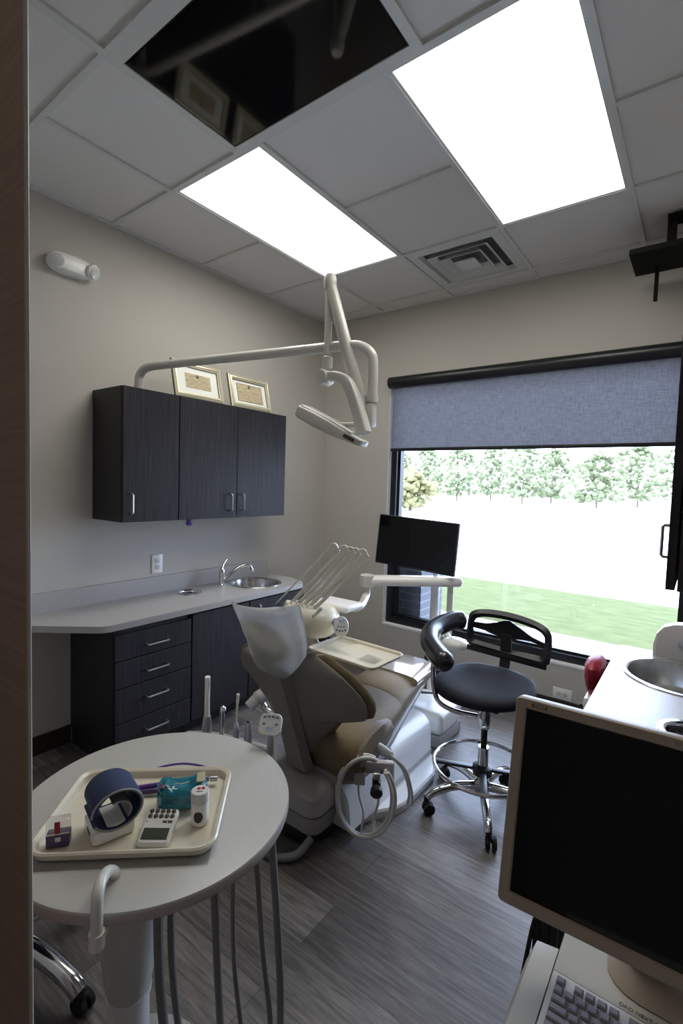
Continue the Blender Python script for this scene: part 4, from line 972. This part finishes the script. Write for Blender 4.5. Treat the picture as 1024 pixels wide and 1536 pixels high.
# floss style purple box
t = thing('purple_case', 'little purple case with a clear lid at the left end of the tray', 'case', tl(-.125, -.062, zf))
T = TM(-.134, -.092, zf, 12)
B(T).rbox((0, 0, .014), (.042, .022, .027), .002, 2).build('case_body', 'purple2', t)
B(T).rbox((0, 0, .042), (.042, .021, .027), .002, 2).build('lid', 'film', t)
B(T).box(-.005, .005, -.0117, -.0108, .030, .054).build('stripe', 'red', t)
B(T).box(-.021, .021, -.0116, -.0108, .0275, .0305).build('seam', 'padw', t)
B(T).rbox((.001, -.0115, .018), (.010, .002, .009), .0006, 1).build('label', 'padw', t)
# blood pressure cuff
t = thing('blood_pressure_monitor', 'white wrist blood pressure monitor with a navy cuff on the tray', 'blood pressure monitor', tl(-.04, -.03, zf))
T = TM(-.050, -.052, zf, 34) @ Matrix.Scale(1.16, 4)
g = B(T); g.loft([[(x, y, z) for x, y in rrect(-.036+q, .036-q, -.034+q, .034-q, .008)] for z, q in ((0, .002), (.003, 0), (.022, 0), (.026, .004))]); g.build('monitor_body', 'white', t)
B(T).rbox((-.0362, -.006, .015), (.001, .022, .006), .0004, 1).build('button', 'ink', t)
g = B(T); ring = []
w2, ro, ri = .038, .041, .036
for k in range(44):
    a = math.radians(-150+ (330)*k/43); rr = ro if k < 34 else ro-.006*(k-33)/10
    c, s_ = math.cos(a), math.sin(a); e = (c*1.08, s_*.88)
    def P(r, x): return (.004+e[0]*r, x, .055+e[1]*r)
    ring.append([P(rr, -w2), P(rr+.001, -w2*.9), P(rr+.001, w2*.9), P(rr, w2), P(rr-.005, w2), P(rr-.005, -w2)])
cf = g.loft(ring).build('cuff', 'blue', t, ang=50)
g = B(T)
for yy in (-w2,):
    g.tube([(.004+1.08*(ro-.002)*math.cos(math.radians(-150+330*k/43)), yy, .055+.88*(ro-.002)*math.sin(math.radians(-150+330*k/43))) for k in range(44)], .0022, 6)
g.build('cuff_piping', 'bluetrim', cf)
g = B(T); g.loft([[(.004+math.cos(a)*r*.9, y, .048+math.sin(a)*r*.75) for r, y in ((.028, -w2*.95), (.028, w2*.9), (.0245, w2*.9), (.0245, -w2*.95))] for a in [math.radians(-40+150*k/20) for k in range(21)]]); g.build('cuff_tail', 'bluetrim', cf)
# timer
t = thing('digital_timer', 'white digital timer with ten dark round buttons in the tray', 'timer', tl(.045, -.07, zf))
T = TM(.056, -.072, zf+.008, 0) @ Matrix.Rotation(math.radians(15), 4, 'X') @ Matrix.Rotation(math.radians(-3), 4, 'Z')
g = B(T); g.loft([[(x*(1-.05*(y/.04)*0)+.0, y, z) for x, y in rrect(-.033+q, .033-q, -.040+q, .040-q, .007)] for z, q in ((0, .003), (.003, 0), (.010, 0), (.013, .003))]); g.build('timer_body', 'padw', t)
B(T).box(-.026, .026, -.031, -.006, .0131, .0138).build('lcd', 'lcd', t)
for r_ in range(2):
    for c__ in range(5):
        B(T).lathe([(.0047, .013), (.0047, .0145), (.003, .0152)], (-.023+.0115*c__, .033-.012*r_, 0), 12).build('button', 'ink', t)
for c__ in range(2): B(T).rbox((.011+.011*c__, .0085, .0138), (.009, .0045, .0015), .0005, 1).build('button', 'ink', t)
for c__ in range(9): B(T).box(-.027+.0034*c__, -.0248+.0034*c__, .0065, .0098, .0131, .0134).build('lettering', 'redink', t) if c__ == 0 else None
# white bottle
t = thing('white_container', 'small white cylindrical container with red cherry mark on its lid, right in the tray', 'container', tl(.115, -.045, zf))
T = TM(.134, -.040, zf) @ Matrix.Scale(1.12, 4)
B(T).lathe([(.0150, 0), (.0165, .002), (.0165, .042), (.0160, .043)], (0, 0, 0), 32).build('container_body', 'white', t)
B(T).lathe([(.0168, .0435), (.0172, .046), (.0172, .062), (.0160, .064), (.001, .0645)], (0, 0, 0), 32).build('lid', 'padw', t)
g = B(T)
for x, y in ((-.003, .004), (.005, .005)): g.lathe([(.0036, .0646), (.0036, .0652)], (x, y, 0), 14)
g.build('cherry_mark', 'redink', t)
B(T).box(-.006, .006, -.006, -.0045, .0646, .0650).build('lid_print', 'ink', t)
g = B(T); g.loft([[(.0169*math.sin(a), -.0169*math.cos(a), .020+s_*.011*math.sqrt(max(0, 1-(a/.55)**2))) for a in [(-.55+1.1*k/12) for k in range(13)]] for s_ in (-1, 1)], cap=False, closed=False); g.build('oval_label', 'ink', t)
# teal wrapped packet
t = thing('teal_packet', 'shiny teal plastic packet with a clear window behind the timer', 'packet', tl(.07, .02, zf))
g = bmesh.new(); bmesh.ops.create_icosphere(g, subdivisions=5, radius=1)
T = TM(.083, .020, zf+.0265, 8)
for v in g.verts:
    c = v.co.copy()
    p = V((math.copysign(abs(c.x)**.55, c.x)*.043, math.copysign(abs(c.y)**.6, c.y)*.027, math.copysign(abs(c.z)**.7, c.z)*.020))
    p.z += .016*max(0, abs(p.x)/.043-.3)*(1 if c.z > 0 else 0)
    p *= 1+.07*noise.noise(c*3+V((3, 1, 0)))+.04*noise.noise(c*8)
    p.z = max(p.z, -.0205)
    v.co = T @ (p*1.25)
bb = B(); bb.bm.free(); bb.bm = g; bb.build('packet', 'teal', t, ang=80)
B(T).rbox((.041, -.010, .040), (.018, .026, .003), .001, 1, rot=Matrix.Rotation(.3, 3, 'X')).build('clear_window', 'yellow', t)
B(T).rbox((-.040, -.018, .031), (.006, .012, .003), .001, 1).build('red_label', 'redink', t)
B(T).tube(spline([(-.015, -.008, .0315), (.0, -.015, .0315), (.015, -.010, .0325)]), .0012, 6).build('highlight_fold', 'lens', t)
# purple pen-like strip behind
t = thing('purple_brush', 'long purple brush lying along the back of the loaded tray', 'brush', tl(.06, .085, zf))
B().tube([tl(-.03, .070, zf+.010), tl(.03, .078, zf+.012), tl(.13, .092, zf+.013)], [.0052, .0062, .0045], 12).build('brush_handle', 'purple', t)
B().tube([tl(.132, .092, zf+.013), tl(.15, .094, zf+.013)], [.006, .006], 12).build('brush_cap', 'steel', t)
tag(B().tube([tl(-.045, .055, zf+.006), tl(.0, .058, zf+.008), tl(.03, .060, zf+.008)], [.004, .006, .004], 10).build('purple_tip', 'purple2'), 'short dark purple tip beside the navy cuff, under the long brush', 'tip')
# bib cord behind the tray
t = thing('bib_cord', 'purple bib cord with a silver clip lying on the table behind the tray', 'bib cord', tl(.05, .16, -.002))
B().tube(spline([tl(-.045, .146, .0), tl(-.005, .168, .004), tl(.045, .178, .006), (tl(.09, .172, .004)), tl(.118, .160, .003)]), .0028, 8).build('cord', 'purple', t)
g = B(); g.tube([tl(.112, .163, .004), tl(.128, .155, .006), tl(.140, .150, .005)], [.0045, .006, .003], 8, flat=.6); g.build('clip', 'chrome', t)
g = B(); zz = -.0030
g.loft([[tl(-.02, .142, zz), tl(.075, .144, zz), tl(.055, .160, zz), tl(.03, .172, zz)], [tl(-.02, .142, zz+.0015), tl(.075, .144, zz+.0015), tl(.055, .160, zz+.0015), tl(.03, .172, zz+.0015)]])
tag(g.build('paper_packet', 'yellow'), 'pale yellow paper packet peeking out behind the tray under the purple cord', 'packet')

# ---------------------------------------------------------------- foreground computer
t = thing('computer_monitor', 'old beige framed flat monitor, large in the right foreground', 'monitor', (2.75, .83, .72))
TLc = V((2.540, .862, 1.136)); BLc = V((2.541, .800, .800)); ex = V((.9965, .045, 0)).normalized()
up = (TLc-BLc); up = (up-ex*up.dot(ex)); Hh = up.length; up.normalize(); Wm = .415
cc = BLc+ex*Wm/2+up*Hh/2
T = frameX(cc, ex, up)
bz = .0165
def rr3(x0, x1, y0, y1, r, z): return [(x, y, z) for x, y in rrect(x0, x1, y0, y1, r, 4)]
W2, H2 = Wm/2, Hh/2
g = B(T); g.loft([rr3(-W2+.012, W2-.012, -H2+.012, H2-.012, .008, -.045), rr3(-W2+.001, W2-.001, -H2+.001, H2-.001, .008, -.03), rr3(-W2, W2, -H2, H2, .008, -.004), rr3(-W2+.002, W2-.002, -H2+.002, H2-.002, .007, 0), rr3(-W2+bz, W2-bz, -H2+bz+.003, H2-bz, .002, -.0005), rr3(-W2+bz+.002, W2-bz-.002, -H2+bz+.005, H2-bz-.002, .002, -.005)], cap=True)
g.build('bezel', 'beige', t)
B(T).box(-W2+bz+.0025, W2-bz-.0025, -H2+bz+.0055, H2-bz-.0025, -.0048, -.0040).build('screen', 'screen', t)
bd = B(T).box(-W2+.020, -W2+.026, H2-.0125, H2-.0065, 0, .0006).build('badge_emblem', 'orange', t)
bd2 = B(T).box(-W2+.027, -W2+.052, H2-.0125, H2-.0068, 0, .0004).build('badge', 'badge', t)
for i, ch in enumerate('TESTED'[:5]): pass
text('badge_lettering', 'TCSM0', .0058, 'yellow', t, T @ Matrix.Translation((-W2+.0395, H2-.0097, .0005)), .0001)
text('model_lettering', 'U', .0085, 'ink', t, T @ Matrix.Translation((.0285, H2-.0095, .0005)), .0001)
B(T).lathe([(.0012, 0), (.0012, .0006)], (.105, -H2+.008, 0), 10).build('power_light', 'ink', t)
g = B(); g.loft([rr3(2.70, 2.86, .838, .97, .05, .724), rr3(2.71, 2.85, .845, .96, .05, .732), rr3(2.72, 2.80, .87, .93, .03, .745), rr3(2.73, 2.79, .875, .925, .02, .84), rr3(2.72, 2.80, .88, .92, .015, .92)])
g.build('stand', 'beige', t)
# keyboard console
t = thing('keyboard_console', 'ivory console with built in keyboard under the foreground monitor', 'keyboard console', (2.8, .8, .60))
ZK = .70
g = B(); g.prism([(2.632, .50), (3.0, .50), (3.0, 1.02), (2.632, .99)], .60, .722)
body = g.build('console_body', 'beige2', t)
md = body.modifiers.new('soft', 'BEVEL'); md.width = .004; md.segments = 2; md.limit_method = 'ANGLE'
g = B(); rings = []
for y, in ((.50,), (.70,), (.84,), (.872,), (.88,)):
    k = 1 if y < .86 else (.93 if y < .875 else .8)
    rings.append([(2.628, y, .60), (2.582+.010*(1-k)*5, y, .61), (2.585+.010*(1-k)*5, y, .688*1), (2.592, y, .700-(1-k)*.02), (2.628, y, .706-(1-k)*.02)])
g.loft(rings).build('side_wing', 'beige2', t)
# raised deck and keyboard panel
B().box(2.634, 2.99, .50, .812, .7225, .7245).build('keyboard_panel', 'padw', t)
B().box(2.6335, 2.9915, .8125, .8145, .7225, .7232).build('panel_groove', 'ink', t)
pitch = .0160
kx0, ky0 = 2.640, .797
rows = [[0, None]+['k']*4+[None]+['k']*4+[None]+['k']*4, ['k']*15, [1.5]+['k']*13, [1.75]+['k']*12, [2.25]+['k']*11, [1.25]+['k']*10, ['k']*10]
for r_, row in enumerate(rows):
    x = kx0-.004*0+(-.0 if r_ else 0); y = ky0-r_*.0155-(.002 if r_ else 0)
    for kk in row:
        if kk is None: x += pitch*.6; continue
        w = 1 if kk in ('k', 0) else kk
        if r_ == 0 and kk == 0: w = 1
        wx = w*pitch
        if x+wx > 2.975: break
        g = B(); cx = x+wx/2
        h1 = (wx-.0035)/2; h2 = .0058
        g.loft([[(cx-h1, y-h2, .7248), (cx+h1, y-h2, .7248), (cx+h1, y+h2, .7248), (cx-h1, y+h2, .7248)], [(cx-h1, y-h2, .7285), (cx+h1, y-h2, .7285), (cx+h1, y+h2, .7285), (cx-h1, y+h2, .7285)], [(cx-h1+.0018, y-h2+.0018, .7305), (cx+h1-.0018, y-h2+.0018, .7305), (cx+h1-.0018, y+h2-.0015, .7305), (cx-h1+.0018, y+h2-.0015, .7305)]])
        if y > .70: g.build('key', 'key', t)
        else: g.bm.free()
        x += wx
text('deck_lettering', 'OKO NEXT COM', .0085, 'ink', t, Matrix.Translation((2.758, .8225, .7228)), .0001)
# black box under / cable
tag(B().rbox((2.70, .99+.07, .36), (.20, .10, .712), .006, 2).build('computer_tower', 'black'), 'black tower box standing behind the ivory console under the monitor', 'computer')
tag(B().tube(spline([(2.60, .93, .80), (2.567, 1.00, .66), (2.552, 1.0, .58), (2.548, .97, .45), (2.58, .95, .2), (2.61, 1.0, .015)], 8), .0045, 8).build('monitor_cable', 'rubber'), 'black cable hanging below the left corner of the foreground monitor', 'cable')
# cart that carries it
t = thing('computer_cart', 'cart column carrying the ivory console and monitor in the foreground', 'cart', (2.82, .75, 0))
B().box(2.66, 2.98, .56, .98, .57, .599).build('shelf', 'black', t)
B().box(2.86, 2.94, .72, .80, .05, .569).build('column', 'black', t)
B().box(2.68, 2.99, .58, .96, .012, .049).build('base', 'black', t)
for x, y in ((2.70, .60), (2.97, .60), (2.70, .94), (2.97, .94)): B().lathe([(.010, -.0125), (.012, -.01), (.012, .01), (.010, .0125)], (x, y, .0122), 14, ax=(1, 0, 0)).build('caster', 'rubber', t)

# ---------------------------------------------------------------- light
t = thing('added_fill_lamp', 'unseen warm fill lamp added behind the doorway to light the brown panel', 'ceiling light', (2.2, -1.0, HC-.04))  # added out of view to brighten the brown door panel
B().lathe([(.16, HC-.03), (.16, HC-.001)], (2.2, -1.0, 0), 40).build('housing', 'white', t)
B().lathe([(.15, HC-.045), (.155, HC-.04), (.155, HC-.031), (.01, HC-.0305)], (2.2, -1.0, 0), 40).build('diffuser', 'fillglow', t)
w = bpy.data.worlds.new('sky'); bpy.context.scene.world = w; w.use_nodes = True
bg = w.node_tree.nodes['Background']; bg.inputs[0].default_value = (.74, .88, 1.22, 1); bg.inputs[1].default_value = 4.2
sl = bpy.data.lights.new('sun', 'SUN'); sl.energy = 1.0; sl.angle = .02; sl.color = (1, .96, .88)
so = bpy.data.objects.new('sun', sl); C.objects.link(so); so.rotation_euler = V((.25, .55, -.8)).to_track_quat('-Z', 'Y').to_euler()
pl = bpy.data.lights.new('window_portal', 'AREA'); pl.shape = 'RECTANGLE'; pl.size = 2.1; pl.size_y = 2.0; pl.cycles.is_portal = True
po = bpy.data.objects.new('window_portal', pl); C.objects.link(po); po.location = (1.73, YB+.19, 1.33); po.rotation_euler = (-PI/2, 0, 0)
sc = bpy.context.scene
sc.view_settings.view_transform = 'Standard'; sc.view_settings.look = 'None'; sc.view_settings.gamma = 1
sc.view_settings.use_curve_mapping = False; sc.view_settings.exposure = 1.5
sc.cycles.max_bounces = 10; sc.cycles.diffuse_bounces = 5; sc.cycles.transparent_max_bounces = 12
